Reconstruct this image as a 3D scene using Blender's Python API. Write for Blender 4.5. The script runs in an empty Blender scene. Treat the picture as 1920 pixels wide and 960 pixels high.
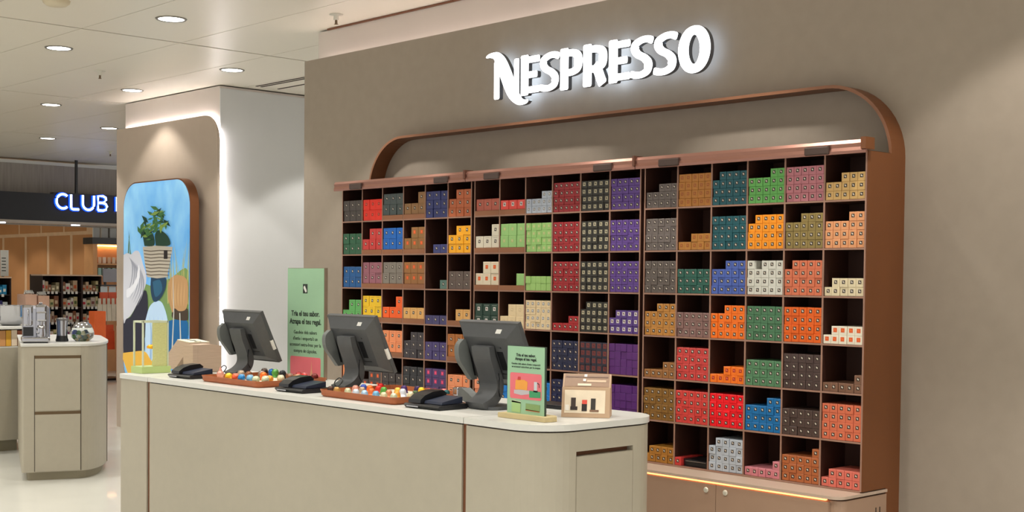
import bpy, bmesh, math, random
from mathutils import Matrix, Vector
random.seed(4)
PI = math.pi
C = bpy.context.scene.collection
SC = bpy.context.scene

# ------------------------------------------------------------------ camera
cam_d = bpy.data.cameras.new('camera'); cam = bpy.data.objects.new('camera', cam_d); C.objects.link(cam)
cam_d.sensor_width = 36.0; cam_d.lens = 46.0; cam_d.shift_y = 0.06395
cam_d.clip_start = 0.05; cam_d.clip_end = 100
rx = Vector((0.68257761, 0.73074367, 0.01007445)); ux = Vector((-0.02976797, 0.01402675, 0.99945841))
fx = Vector((-0.7302066, 0.68250783, -0.0313271))
M = Matrix((rx, ux, -fx)).transposed().to_4x4(); M.translation = Vector((6.605, -4.739, 1.5))
cam.matrix_world = M
SC.camera = cam
SC.view_settings.view_transform = 'Standard'; SC.view_settings.look = 'None'
SC.view_settings.gamma = 1.0; SC.view_settings.use_curve_mapping = False
SC.view_settings.exposure = 0.05

# ------------------------------------------------------------------ world and lights
W = bpy.data.worlds.new('world'); SC.world = W; W.use_nodes = True
bg = W.node_tree.nodes['Background']; bg.inputs[0].default_value = (1.0, 0.965, 0.92, 1); bg.inputs[1].default_value = 0.95
LAMP = 62.0          # watts of each ceiling downlight
LAMP_COL = (1.0, 0.955, 0.89)
EM_LAMP, EM_COVE, EM_SIGN, EM_BACK = 9.0, 5.0, 2.6, 2.4

# ------------------------------------------------------------------ helpers
def lin(c):
    return tuple(((v/255)/12.92 if v/255 <= 0.04045 else ((v/255+0.055)/1.055)**2.4) for v in c)
MATS = {}
def mat(name, rgb, rough=0.6, metal=0.0, var=0.0, scale=6.0, bump=0.0, coat=0.0, em=0.0, emc=None, alpha=None, trans=0.0, stretch=None, ior=None):
    if name in MATS: return MATS[name]
    m = bpy.data.materials.new(name); m.use_nodes = True
    nt = m.node_tree; b = nt.nodes['Principled BSDF']
    col = lin(rgb)+(1,)
    b.inputs['Base Color'].default_value = col
    b.inputs['Roughness'].default_value = rough; b.inputs['Metallic'].default_value = metal
    b.inputs['Coat Weight'].default_value = coat
    if trans: b.inputs['Transmission Weight'].default_value = trans
    if ior: b.inputs['IOR'].default_value = ior
    if em:
        b.inputs['Emission Color'].default_value = (lin(emc) if emc else lin(rgb))+(1,)
        b.inputs['Emission Strength'].default_value = em
    if var or bump:
        tc = nt.nodes.new('ShaderNodeTexCoord'); n = nt.nodes.new('ShaderNodeTexNoise')
        n.inputs['Scale'].default_value = scale; n.inputs['Detail'].default_value = 4
        if stretch:
            mp = nt.nodes.new('ShaderNodeMapping'); mp.inputs['Scale'].default_value = stretch
            nt.links.new(tc.outputs['Object'], mp.inputs[0]); nt.links.new(mp.outputs[0], n.inputs['Vector'])
        else: nt.links.new(tc.outputs['Object'], n.inputs['Vector'])
        if var:
            r = nt.nodes.new('ShaderNodeValToRGB'); r.color_ramp.elements[0].position = 0.3; r.color_ramp.elements[1].position = 0.7
            a = tuple(max(0, v*(1-var)) for v in col[:3])+(1,); c2 = tuple(min(1, v*(1+var)) for v in col[:3])+(1,)
            r.color_ramp.elements[0].color = a; r.color_ramp.elements[1].color = c2
            nt.links.new(n.outputs['Fac'], r.inputs[0]); nt.links.new(r.outputs[0], b.inputs['Base Color'])
        if bump:
            bp = nt.nodes.new('ShaderNodeBump'); bp.inputs['Strength'].default_value = bump; bp.inputs['Distance'].default_value = 0.002
            nt.links.new(n.outputs['Fac'], bp.inputs['Height']); nt.links.new(bp.outputs[0], b.inputs['Normal'])
    MATS[name] = m
    return m

class MB:
    def __init__(s): s.v = []; s.f = []; s.m = []; s.sm = []
    def add(s, vs, fs, mi=0, smooth=False):
        o = len(s.v); s.v += [tuple(v) for v in vs]
        for f in fs: s.f.append([i+o for i in f]); s.m.append(mi); s.sm.append(smooth)
        return s
    def box(s, x0, x1, y0, y1, z0, z1, mi=0, bev=0.0):
        if bev > 0:
            return s.rbox(x0, x1, y0, y1, z0, z1, bev, mi)
        vs = [(x0,y0,z0),(x1,y0,z0),(x1,y1,z0),(x0,y1,z0),(x0,y0,z1),(x1,y0,z1),(x1,y1,z1),(x0,y1,z1)]
        return s.add(vs, [(0,3,2,1),(4,5,6,7),(0,1,5,4),(1,2,6,5),(2,3,7,6),(3,0,4,7)], mi)
    def rbox(s, x0, x1, y0, y1, z0, z1, r, mi=0, seg=2):
        bm = bmesh.new(); bmesh.ops.create_cube(bm, size=1)
        for v in bm.verts:
            v.co = Vector(((x0+x1)/2+v.co.x*(x1-x0), (y0+y1)/2+v.co.y*(y1-y0), (z0+z1)/2+v.co.z*(z1-z0)))
        bmesh.ops.bevel(bm, geom=bm.edges[:], offset=r, segments=seg, affect='EDGES', profile=0.5)
        return s.bm(bm, mi, False)
    def bm(s, bm, mi=0, smooth=False):
        bm.verts.ensure_lookup_table(); bm.verts.index_update()
        s.add([v.co[:] for v in bm.verts], [[v.index for v in f.verts] for f in bm.faces], mi, smooth); bm.free(); return s
    def prism(s, pts, z0, z1, mi=0, side=None):   # outline in xy (counter-clockwise), extruded in z
        n = len(pts); vs = [(x,y,z0) for x,y in pts]+[(x,y,z1) for x,y in pts]
        s.add(vs, [list(range(n))[::-1], list(range(n,2*n))], mi)
        return s.add(vs, [(i,(i+1)%n,(i+1)%n+n,i+n) for i in range(n)], mi if side is None else side, False)
    def slab(s, pts, y0, y1, mi=0, side=None):    # outline in xz, extruded in y
        n = len(pts); vs = [(x,y0,z) for x,z in pts]+[(x,y1,z) for x,z in pts]
        s.add(vs, [list(range(n)), list(range(n,2*n))[::-1]], mi)
        return s.add(vs, [(i,i+n,(i+1)%n+n,(i+1)%n) for i in range(n)], mi if side is None else side)
    def slabx(s, pts, x0, x1, mi=0, side=None):   # outline in yz, extruded in x
        n = len(pts); vs = [(x0,y,z) for y,z in pts]+[(x1,y,z) for y,z in pts]
        s.add(vs, [list(range(n))[::-1], list(range(n,2*n))], mi)
        return s.add(vs, [(i,(i+1)%n,(i+1)%n+n,i+n) for i in range(n)], mi if side is None else side)
    def lathe(s, prof, cx=0, cy=0, z=0, n=20, mi=0, smooth=True):   # prof: (r,z)
        k = len(prof); vs = []
        for r, h in prof:
            for i in range(n):
                a = 2*PI*i/n; vs.append((cx+r*math.cos(a), cy+r*math.sin(a), z+h))
        fs = [(j*n+i, j*n+(i+1)%n, (j+1)*n+(i+1)%n, (j+1)*n+i) for j in range(k-1) for i in range(n)]
        s.add(vs, fs, mi, smooth)
        if prof[0][0] > 1e-4: s.add(vs[:n], [list(range(n))[::-1]], mi)
        if prof[-1][0] > 1e-4: s.add(vs[-n:], [list(range(n))], mi)
        return s
    def tube(s, pts, r, n=8, mi=0, closed=False):
        P = [Vector(p) for p in pts]; k = len(P); vs = []
        up = Vector((0,0,1))
        for i, p in enumerate(P):
            t = (P[(i+1)%k]-P[i-1]) if closed else (P[min(i+1,k-1)]-P[max(i-1,0)])
            t.normalize(); ref = up if abs(t.dot(up)) < 0.95 else Vector((0,1,0))
            a = t.cross(ref).normalized(); b = a.cross(t)
            for j in range(n):
                th = 2*PI*j/n; vs.append(p+(a*math.cos(th)+b*math.sin(th))*r)
        kk = k if closed else k-1
        fs = [(i*n+j, ((i+1)%k)*n+j, ((i+1)%k)*n+(j+1)%n, i*n+(j+1)%n) for i in range(kk) for j in range(n)]
        s.add(vs, fs, mi, True)
        if not closed: s.add(vs, [list(range(n)), list(range((k-1)*n, k*n))[::-1]], mi)
        return s
    def xf(s, M):
        s.v = [tuple(M @ Vector(v)) for v in s.v]; return s
    def mesh(s, name, mats):
        me = bpy.data.meshes.new(name); me.from_pydata(s.v, [], s.f); me.update()
        for m in mats: me.materials.append(m)
        me.polygons.foreach_set('material_index', s.m); me.polygons.foreach_set('use_smooth', s.sm)
        return me
    def build(s, name, mats, parent=None, world=True, fix=True):
        if not isinstance(mats, (list, tuple)): mats = [mats]
        me = s.mesh(name, mats)
        if fix:
            bm = bmesh.new(); bm.from_mesh(me); bmesh.ops.recalc_face_normals(bm, faces=bm.faces[:]); bm.to_mesh(me); bm.free()
        o = bpy.data.objects.new(name, me); C.objects.link(o)
        if parent: attach(o, parent, world)
        return o
def attach(o, parent, world=True):
    o.parent = parent
    if world: 
        q = parent; T = Matrix.Identity(4)
        chain = []
        while q: chain.append(q); q = q.parent
        for q in reversed(chain):
            T = T @ q.matrix_parent_inverse @ Matrix.LocRotScale(q.location, q.rotation_euler, q.scale)
        o.matrix_parent_inverse = T.inverted()
def tag(o, label, cat, group=None):
    o['label'] = label; o['category'] = cat
    if group: o['group'] = group
    return o
def thing(name, label, cat, loc=(0,0,0), group=None, rz=0):
    o = bpy.data.objects.new(name, None); C.objects.link(o); o.location = loc; o.rotation_euler = (0,0,rz)
    o.empty_display_size = 0.05
    return tag(o, label, cat, group)
def struct(o, label=None):
    o['kind'] = 'structure'
    if label: o['label'] = label
    return o
def rrect(x0, x1, z0, z1, r, seg=8, corners=(1,1,1,1)):   # ccw: bl, br, tr, tl
    P = []
    for (cx, cz, a0, on, px, pz) in ((x0+r,z0+r,PI,corners[0],x0,z0),(x1-r,z0+r,1.5*PI,corners[1],x1,z0),(x1-r,z1-r,0,corners[2],x1,z1),(x0+r,z1-r,0.5*PI,corners[3],x0,z1)):
        if not on: P.append((px,pz)); continue
        for k in range(seg+1):
            a = a0+k*(PI/2)/seg; P.append((cx+r*math.cos(a), cz+r*math.sin(a)))
    return P
def catmull(pts, n=6):
    out = []
    for i in range(len(pts)-1):
        p0 = Vector(pts[max(i-1,0)]); p1 = Vector(pts[i]); p2 = Vector(pts[i+1]); p3 = Vector(pts[min(i+2,len(pts)-1)])
        for k in range(n):
            t = k/n; out.append(0.5*((2*p1)+(p2-p0)*t+(2*p0-5*p1+4*p2-p3)*t*t+(3*p1-p0-3*p2+p3)*t**3))
    out.append(Vector(pts[-1])); return out
def text_mesh(txt, size, m, name, parent, M, extrude=0.0004, align='CENTER', offset=0.0):
    cu = bpy.data.curves.new('txt', 'FONT'); cu.body = txt; cu.size = size; cu.extrude = extrude; cu.align_x = align; cu.offset = offset
    cu.resolution_u = 3
    to = bpy.data.objects.new('txt', cu); C.objects.link(to)
    dg = bpy.context.evaluated_depsgraph_get(); me = bpy.data.meshes.new_from_object(to.evaluated_get(dg))
    bpy.data.objects.remove(to); bpy.data.curves.remove(cu)
    me.transform(M); me.name = name; me.materials.clear(); me.materials.append(m)
    o = bpy.data.objects.new(name, me); C.objects.link(o)
    if parent: attach(o, parent)
    return o
def faceM(x, y, z):      # text standing in the xz plane, readable from -y
    return Matrix.Translation((x,y,z)) @ Matrix.Rotation(PI/2, 4, 'X')

# ------------------------------------------------------------------ materials
WALL = mat('taupe_wall_paint', (154,142,128), 0.75, var=0.03, scale=14, bump=0.08)
WALL_LIT = mat('pale_cove_paint', (205,196,188), 0.7, var=0.02, scale=3)
WALL_GREY = mat('pale_grey_wall', (200,201,201), 0.65, var=0.02, scale=3)
CEIL = mat('ceiling_panel_paint', (214,208,194), 0.38, var=0.02, scale=1.2)
CEIL_GAP = mat('ceiling_joint', (60,54,46), 0.8, var=0.05)
FLOORM = mat('pale_polished_floor', (214,214,206), 0.22, var=0.03, scale=1.5, coat=0.2)
COPPER = mat('copper_brown_lacquer', (116,68,34), 0.42, var=0.06, scale=3, stretch=(1,1,0.3))
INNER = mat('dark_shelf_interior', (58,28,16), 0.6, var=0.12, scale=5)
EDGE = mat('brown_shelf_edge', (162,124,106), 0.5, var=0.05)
LIPM = mat('brown_riser_board', (150,98,66), 0.5, var=0.06)
RAILM = mat('rose_metal_rail', (160,116,102), 0.28, metal=0.75, var=0.04, scale=3)
ENDCAP = mat('dark_rose_cap', (112,76,62), 0.4, metal=0.4, var=0.04)
CLIPM = mat('dark_clip', (78,62,56), 0.4, metal=0.3, var=0.05)
CAB = mat('beige_cabinet', (166,136,114), 0.55, var=0.03, scale=4)
LEDW = mat('warm_led_strip', (255,190,140), 0.5, em=EM_COVE*0.5, emc=(255,150,90))
COVE = mat('cove_led', (255,240,230), 0.5, em=EM_COVE*2.6, emc=(255,240,234))
COUNT = mat('greige_counter_panel', (170,163,146), 0.5, var=0.02, scale=20, bump=0.05)
CTOP = mat('white_counter_top', (208,208,202), 0.3, var=0.015, scale=8)
GAPB = mat('brown_reveal_strip', (110,66,38), 0.5, var=0.05)
DARKG = mat('shadow_gap', (50,40,32), 0.8, var=0.05)
CHAR = mat('charcoal_plastic', (76,78,80), 0.45, var=0.05, scale=30, bump=0.05)
CHAR2 = mat('grey_plastic', (108,112,110), 0.5, var=0.04, scale=30)
BLK = mat('black_plastic', (24,25,28), 0.3, var=0.08)
WHITE = mat('white_sticker', (225,225,220), 0.5, var=0.02)
KRAFT = mat('kraft_card', (190,166,144), 0.7, var=0.06, scale=12, stretch=(1,1,14))
SIGNF = mat('white_letter_face', (255,255,255), 0.5, em=EM_SIGN, emc=(246,250,255))
SIGNS = mat('grey_letter_side', (96,98,104), 0.5, var=0.03)
SIGNB = mat('letter_back_glow', (255,255,255), 0.5, em=EM_BACK, emc=(196,222,255))
CHROME = mat('polished_chrome', (176,176,180), 0.16, metal=1.0, var=0.02)
STEELB = mat('blue_tinted_steel', (150,165,195), 0.25, metal=0.8, var=0.04)
LAMPE = mat('lamp_diffuser', (255,255,255), 0.5, em=EM_LAMP, emc=(255,250,242))
RINGM = mat('lamp_ring', (120,116,108), 0.4, metal=0.5, var=0.03)
TRAYM = mat('brown_leather_tray', (168,92,50), 0.5, var=0.06, scale=20)
CREAM = mat('cream_tray_lining', (226,216,190), 0.7, var=0.04)
SIGNG = mat('sage_green_print', (150,190,156), 0.55, var=0.06, scale=3)
TXT = mat('black_print', (32,44,38), 0.6, var=0.03)
PINKP = mat('pink_print', (226,112,122), 0.55, var=0.04)
OAK = mat('pale_wood_base', (196,178,132), 0.55, var=0.08, scale=8, stretch=(1,8,8))

# ------------------------------------------------------------------ setting: floor and ceiling
struct(MB().box(-20, 9, -9, 8, -0.05, 0).build('floor', FLOORM), 'pale polished shop floor')
CZ = 3.22
ceil = thing('ceiling', 'ceiling of pale panels', 'ceiling'); del ceil['category']; ceil['kind'] = 'structure'
tx0, tw, ty0, th = -12.46, 3.44, -2.21, 0.76
pm = MB().box(0.013, tw-0.013, 0.003, th-0.003, 0, 0.02).mesh('panel', [CEIL])
for i in range(4):
    for j in range(9):
        o = bpy.data.objects.new('panel', pm); C.objects.link(o); o.parent = ceil
        o.location = (tx0+i*tw, ty0+j*th, CZ)
tx1, ty1 = tx0+4*tw, ty0+9*th
mb = MB(); mb.box(-20, 9, -9, ty0, CZ, CZ+0.02); mb.box(tx1, 9, ty0, ty1, CZ, CZ+0.02)
mb.box(-20, 9, ty1, 8, CZ, CZ+0.02); mb.box(-20, tx0, ty0, ty1, CZ, CZ+0.02)
mb.build('plain_ceiling_field', CEIL, ceil)
MB().box(-20, 9, -9, 8, CZ+0.02, CZ+0.06).build('backing', CEIL_GAP, ceil)
vent = MB()
for k, y in enumerate((1.62, 1.67, 1.85)):
    vent.box(-3.6, -1.4, y, y+0.018, CZ-0.004, CZ)
tag(vent.build('slot_diffuser', DARKG), 'dark narrow slot vents in the ceiling beside the pillar', 'vent')

# ------------------------------------------------------------------ main shop wall, panel with backing
WY = 0.30
wr = thing('wall_back', 'taupe wall panel behind the shelves', 'wall'); del wr['category']; wr['kind'] = 'structure'
MB().box(-0.865, 9, WY, WY+0.06, 0, 2.965).build('wall_panel', WALL, wr)
MB().box(-1.02, 9, 0.52, 1.1, 0, CZ-0.012).build('cove_backing', WALL_LIT, wr)
MB().box(-0.98, 9, 0.40, 0.50, 2.90, 2.915).build('cove_shelf', WALL_LIT, wr)
MB().box(-0.96, 9, 0.47, 0.49, 2.916, 2.926).build('light_strip', COVE, wr)
MB().box(-0.9, 9, 0.506, 0.518, CZ-0.012, CZ-0.002).build('shadow_gap', GAPB, wr)

# ------------------------------------------------------------------ pillar with poster
pl = thing('wall_left', 'square pillar with pale cove edge and grey side', 'wall'); del pl['category']; pl['kind'] = 'structure'
MB().box(-5.56, -3.76, 1.352, 5.2, 0, CZ-0.01).build('pillar_core', WALL_LIT, pl)
MB().box(-3.76, -3.748, 1.352, 5.2, 0, CZ-0.03).build('side_panel', WALL_GREY, pl)
out = rrect(-5.643, -3.706, 0, 2.957, 0.24, 12, (0,0,1,0))
PANEL = mat('beige_pillar_panel', (186,170,154), 0.7, var=0.02, scale=10, bump=0.05)
MB().slab(out, 1.30, 1.325).build('front_panel', PANEL, pl)
inn = rrect(-5.56, -3.720, 0.03, 2.943, 0.225, 12, (0,0,1,0))
lp = [Vector((-3.720, 1.338, 0.2))]+[Vector((x+0.0, 1.338, z)) for x, z in inn[2:-1]]+[Vector((-5.54, 1.338, 2.943))]
MB().tube(lp, 0.009, 6).build('light_strip', mat('cove_led_white', (255,246,240), 0.5, em=EM_COVE*6.0, emc=(255,247,248)), pl)
MB().box(-5.61, -3.73, 1.327, 1.330, 0, 0.08).build('plinth', DARKG, pl)
struct(MB().box(-3.747, -1.02, 4.6, 4.7, 0, CZ-0.01).build('wall_recess', WALL_GREY), 'pale wall at the end of the recess')

# poster light box
po = thing('picture_light_box', 'tall rounded illuminated photograph of people and a plant basket on the pillar', 'poster', (-4.56, 1.2, 0.5))
PX0, PX1, PZ0, PZ1 = -5.19, -3.93, 0.45, 2.385
MB().slab(rrect(PX0-0.012, PX1+0.012, PZ0-0.012, PZ1+0.012, 0.25, 14), 1.152, 1.238).build('case', COPPER, po)
MB().box(PX0+0.2, PX1-0.2, 1.239, 1.298, PZ0+0.2, PZ1-0.2).build('wall_mount', DARKG, po)
def pm_(name, rgb, em=0.35): return mat(name, rgb, 0.4, em=em, emc=rgb)
sky = bpy.data.materials.new('poster_sky'); sky.use_nodes = True
nt = sky.node_tree; b = nt.nodes['Principled BSDF']
tc = nt.nodes.new('ShaderNodeTexCoord'); nz = nt.nodes.new('ShaderNodeTexNoise'); nz.inputs['Scale'].default_value = 2.2; nz.inputs['Detail'].default_value = 5
mp = nt.nodes.new('ShaderNodeMapping'); mp.inputs['Scale'].default_value = (1, 1, 0.6); mp.inputs['Rotation'].default_value = (0, 0.5, 0)
cr = nt.nodes.new('ShaderNodeValToRGB'); cr.color_ramp.elements[0].position = 0.3; cr.color_ramp.elements[1].position = 0.75
cr.color_ramp.elements[0].color = lin((70,150,215))+(1,); cr.color_ramp.elements[1].color = lin((165,218,248))+(1,)
nt.links.new(tc.outputs['Object'], mp.inputs[0]); nt.links.new(mp.outputs[0], nz.inputs['Vector']); nt.links.new(nz.outputs['Fac'], cr.inputs[0])
nt.links.new(cr.outputs[0], b.inputs['Base Color']); nt.links.new(cr.outputs[0], b.inputs['Emission Color']); b.inputs['Emission Strength'].default_value = 0.45
MB().slab(rrect(PX0, PX1, PZ0, PZ1, 0.24, 14), 1.148, 1.152).build('backlit_print', sky, po)
PR = MB(); pmats = []
def pidx(m):
    if m not in pmats: pmats.append(m)
    return pmats.index(m)
lay = [0]
def art(pts, m, smooth=True, par=None):
    P = [(PX0+(x-82)/308*1.26, PZ1-0.005-(y-55)*0.00199) for x, y in pts]
    if smooth:
        q = catmull([(a, b_, 0) for a, b_ in P+[P[0]]], 4)[:-1]; P = [(v.x, v.y) for v in q]
    P = [(min(max(x, PX0+0.003), PX1-0.003), max(z, PZ0+0.25 if x < PX0+0.1 or x > PX1-0.1 else PZ0+0.03)) for x, z in P]
    y = 1.1478-0.00015*lay[0]; lay[0] += 1
    PR.slab(P, y, y+0.0001, pidx(m))
grass = pm_('print_grass', (120,150,90)); art([(84,560),(150,520),(230,540),(310,500),(388,470),(388,760),(84,760)], grass)
for k in range(26):
    x = random.uniform(290, 385); h = random.uniform(90, 330); dx = random.uniform(-30, 30)
    art([(x,620),(x+dx*0.4,620-h*0.6),(x+dx,620-h),(x+dx*0.4+2.5,620-h*0.6),(x+4,620)], pm_('print_straw', (110,160,185) if k % 3 else (178,178,110)), False)
for k in range(8):
    x = random.uniform(88, 130); h = random.uniform(80, 220); dx = random.uniform(-14, 24)
    art([(x,480),(x+dx*0.4,480-h*0.6),(x+dx,480-h),(x+dx*0.4+2.5,480-h*0.6),(x+4,480)], pm_('print_blade', (90,120,80)), False)
dk = pm_('print_dark_coat', (38,40,58), 0.25)
art([(84,690),(120,690),(188,560),(204,640),(190,760),(180,862),(84,872)], dk)
hood = pm_('print_white_hood', (206,208,216), 0.3)
art([(84,392),(104,384),(122,390),(138,376),(156,374),(168,392),(180,436),(194,478),(196,520),(188,552),(170,590),(146,640),(120,684),(98,702),(84,702)], hood)
for k in range(7):
    x = 92+k*9; art([(x+18,400+k*8),(x+40,440+k*12),(x+34,520+k*10),(x+6,590+k*8),(x+30,520+k*10),(x+34,442+k*12)], pm_('print_fold', (160,164,178), 0.2))
art([(100,560),(128,540),(150,500),(160,440),(165,500),(140,560),(104,600)], pm_('print_fold_light', (228,230,236), 0.35))
shirt = pm_('print_pale_shirt', (186,214,240), 0.4)
art([(194,700),(212,640),(240,612),(272,618),(298,700),(300,800),(285,900),(200,900)], shirt)
for k in range(4): art([(212+k*20,680),(218+k*20,760),(214+k*20,880),(222+k*20,880),(224+k*20,760)], pm_('print_shirt_fold', (150,186,222), 0.35))
art([(220,498),(285,498),(288,545),(262,600),(232,612),(218,560)], pm_('print_navy_scarf', (22,62,92), 0.25))
art([(228,520),(262,512),(272,560),(240,590)], pm_('print_teal_fold', (40,96,128), 0.25))
art([(300,700),(340,690),(388,700),(388,820),(350,900),(300,900)], pm_('print_blue_jacket', (10,100,160), 0.3))
art([(322,640),(388,640),(388,690),(320,685)], pm_('print_dark_hair', (70,56,44), 0.2))
art([(300,600),(300,530),(320,495),(350,488),(384,510),(389,580),(380,640),(350,652),(330,640),(320,660),(312,640)], pm_('print_fair_hair', (188,146,100), 0.3))
for k in range(5): art([(320+k*14,510),(314+k*14,580),(322+k*12,630),(319+k*13.6,580)], pm_('print_hair_light', (206,168,118), 0.3))
for x in (318, 345): art([(x,330 if x==318 else 660),(x+6,660),(x-2 if x==318 else x+10,830),(x+4 if x==318 else x+16,830),(x+10,660)], pm_('print_strap', (206,206,196), 0.3), False)
yel = pm_('print_yellow', (232,182,72), 0.35)
art([(84,868),(130,858),(190,850),(222,890),(280,960),(84,1040)], yel)
art([(84,1000),(388,940),(388,1040),(84,1040)], yel, False)
bk = pm_('print_basket', (186,178,162), 0.3)
art([(181,356),(250,350),(321,360),(308,430),(296,498),(250,504),(202,498),(190,430)], bk, False)
for k in range(8):
    y = 370+k*16; d = k*1.6
    art([(186+d,y),(220,y+5),(260,y+2),(316-d,y+5),(316-d,y+9),(260,y+7),(220,y+10),(187+d,y+5)], pm_('print_basket_band', (112,102,88), 0.2), False)
art([(281,374),(298,374),(298,414),(281,414)], pm_('print_tag', (40,34,34), 0.1), False)
g1 = pm_('print_leaf_dark', (26,66,48), 0.2); g2 = pm_('print_leaf', (64,112,62), 0.25); g3 = pm_('print_leaf_light', (128,156,72), 0.25)
art([(190,352),(182,290),(205,270),(232,300),(236,350)], g1); art([(244,352),(240,300),(262,280),(300,310),(308,352)], g1)
for k in range(60):
    cx, cy = random.choice(((188,275),(214,250),(245,222),(270,240),(285,265),(240,275),(200,300),(262,215)))
    cx += random.gauss(0, 12); cy += random.gauss(0, 14); a = random.uniform(0, 2*PI); L_ = random.uniform(12, 26); w = L_*0.35
    art([(cx-L_*math.cos(a), cy-L_*math.sin(a)), (cx-w*math.sin(a), cy+w*math.cos(a)), (cx+L_*math.cos(a), cy+L_*math.sin(a)), (cx+w*math.sin(a), cy-w*math.cos(a))], (g1, g2, g2, g3)[k % 4], False)
PR.build('photograph_figures', pmats, po, fix=False)

# ------------------------------------------------------------------ shelf bays
G = 0.0284; CW = 0.2; RH = 0.2013; ZT = 2.048; T = 0.0075; DEP = 0.186
BX = [k*(6*CW+G) for k in range(3)]
CELLS = []
def cell(s, c, r, kind, hs, rgb, col, emb='k', lip=0, gap=0): CELLS.append((s, c, r, kind, hs, rgb, col, emb, lip))
S5 = [4]*5
L2 = [2,2,2]
# left bay: large boxes three across (B tall, C squat)
cell(0,0,0,'B',L2,(82,74,70),'grey brown'); cell(0,1,0,'B',L2,(252,48,20),'bright vermilion','o')
cell(0,2,0,'B',L2,(76,88,88),'slate',lip=1); cell(0,3,0,'B',[1,1,2],(158,116,70),'tan',lip=1)
cell(0,4,0,'C',[3,3,3],(50,58,122),'navy'); cell(0,5,0,'C',[2,3,3],(198,104,58),'terracotta')
cell(0,0,1,'B',L2,(38,92,62),'forest green'); cell(0,1,1,'B',[1,2,2],(208,58,54),'red',lip=1)
cell(0,2,1,'B',L2,(10,100,190),'bright blue',lip=1); cell(0,3,1,'B',[1,2,2],(144,104,54),'khaki','O',lip=1)
cell(0,4,1,'C',[0,1,1],(56,62,120),'navy'); cell(0,5,1,'C',[2,3,3],(252,176,14),'golden yellow')
cell(0,0,2,'B',L2,(14,88,152),'deep blue'); cell(0,1,2,'B',L2,(156,96,110),'mauve',lip=1)
cell(0,2,2,'B',L2,(134,126,116),'warm grey',lip=1); cell(0,3,2,'B',L2,(156,106,54),'caramel','O',lip=1)
cell(0,4,2,'C',[0,0,1],(88,122,112),'grey green'); cell(0,5,2,'C',L2,(100,84,76),'cocoa')
cell(0,0,3,'B',[1,2,2],(94,172,92),'leaf green'); cell(0,1,3,'B',L2,(240,196,20),'yellow',lip=1)
cell(0,2,3,'B',[1,1,2],(254,98,18),'bright orange',lip=1); cell(0,3,3,'B',[1,1,1],(230,176,102),'sand',lip=1)
cell(0,4,3,'C',[1,1,1],(68,64,114),'violet blue'); cell(0,5,3,'B',[0,1,1],(230,176,102),'sand',lip=1)
cell(0,2,4,'B',L2,(246,150,98),'apricot',lip=1); cell(0,3,4,'C',[2,3,3],(56,50,56),'charcoal')
cell(0,4,4,'C',L2,(74,62,118),'violet'); cell(0,5,4,'B',L2,(176,106,44),'ochre',lip=1)
cell(0,0,5,'B',L2,(248,152,98),'apricot'); cell(0,1,5,'C',[1,2,2],(70,62,62),'grey','O')
cell(0,2,5,'C',L2,(62,54,54),'dark grey'); cell(0,3,5,'C',[3,3,3],(38,38,42),'black')
cell(0,4,5,'C',[3,3,3],(72,52,108),'purple','P'); cell(0,5,5,'B',L2,(246,156,108),'peach')
# middle bay
cell(1,0,0,'B',[1,1,1],(196,100,80),'terracotta',lip=1); cell(1,1,0,'C',[1,1,1],(244,80,70),'coral red','W',lip=1)
cell(1,2,0,'A',[2,2,2,3,3],(192,202,218),'pale silver blue','g'); cell(1,3,0,'A',S5,(162,38,44),'dark red')
cell(1,4,0,'A',S5,(48,46,40),'black green','b'); cell(1,5,0,'A',S5,(98,66,146),'purple')
cell(1,0,1,'B',[1,1,2],(222,214,194),'ivory',lip=1); cell(1,1,1,'B',L2,(154,202,124),'pale green','f',lip=1)
cell(1,2,1,'A',S5,(154,202,118),'pale green','f'); cell(1,3,1,'A',S5,(164,38,44),'dark red')
cell(1,4,1,'A',S5,(48,46,40),'black green','b'); cell(1,5,1,'A',S5,(98,66,146),'purple')
cell(1,0,2,'B',[1,2,2],(228,216,190),'ivory','O',lip=1); cell(1,1,2,'B',[0,0,1],(154,202,124),'pale green','n',lip=1)
cell(1,2,2,'A',[2]*5,(158,200,116),'pale green','n'); cell(1,3,2,'A',S5,(164,38,44),'dark red')
cell(1,4,2,'A',S5,(48,46,40),'black green','b'); cell(1,5,2,'A',S5,(98,66,146),'purple')
cell(1,0,3,'B',L2,(24,60,46),'bottle green','W'); cell(1,1,3,'B',[1,2,2],(228,206,164),'cream','f')
cell(1,2,3,'A',S5,(230,208,168),'cream','g'); cell(1,3,3,'A',[1,1,1,2,2],(172,42,46),'dark red')
cell(1,4,3,'A',[3,4,4,4,4],(48,46,40),'black green','b'); cell(1,5,3,'A',[2,3,3,3,3],(92,64,140),'purple','W')
cell(1,3,4,'A',S5,(44,48,78),'midnight blue'); cell(1,4,4,'A',S5,(56,54,68),'slate purple','r')
cell(1,5,4,'A',S5,(92,42,116),'plum','n')
cell(1,0,5,'B',L2,(246,156,118),'salmon'); cell(1,1,5,'B',L2,(22,132,226),'sky blue'); cell(1,2,5,'B',L2,(22,132,226),'sky blue')
cell(1,3,5,'A',S5,(38,44,84),'midnight blue'); cell(1,5,5,'A',S5,(88,38,116),'plum','n')
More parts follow.
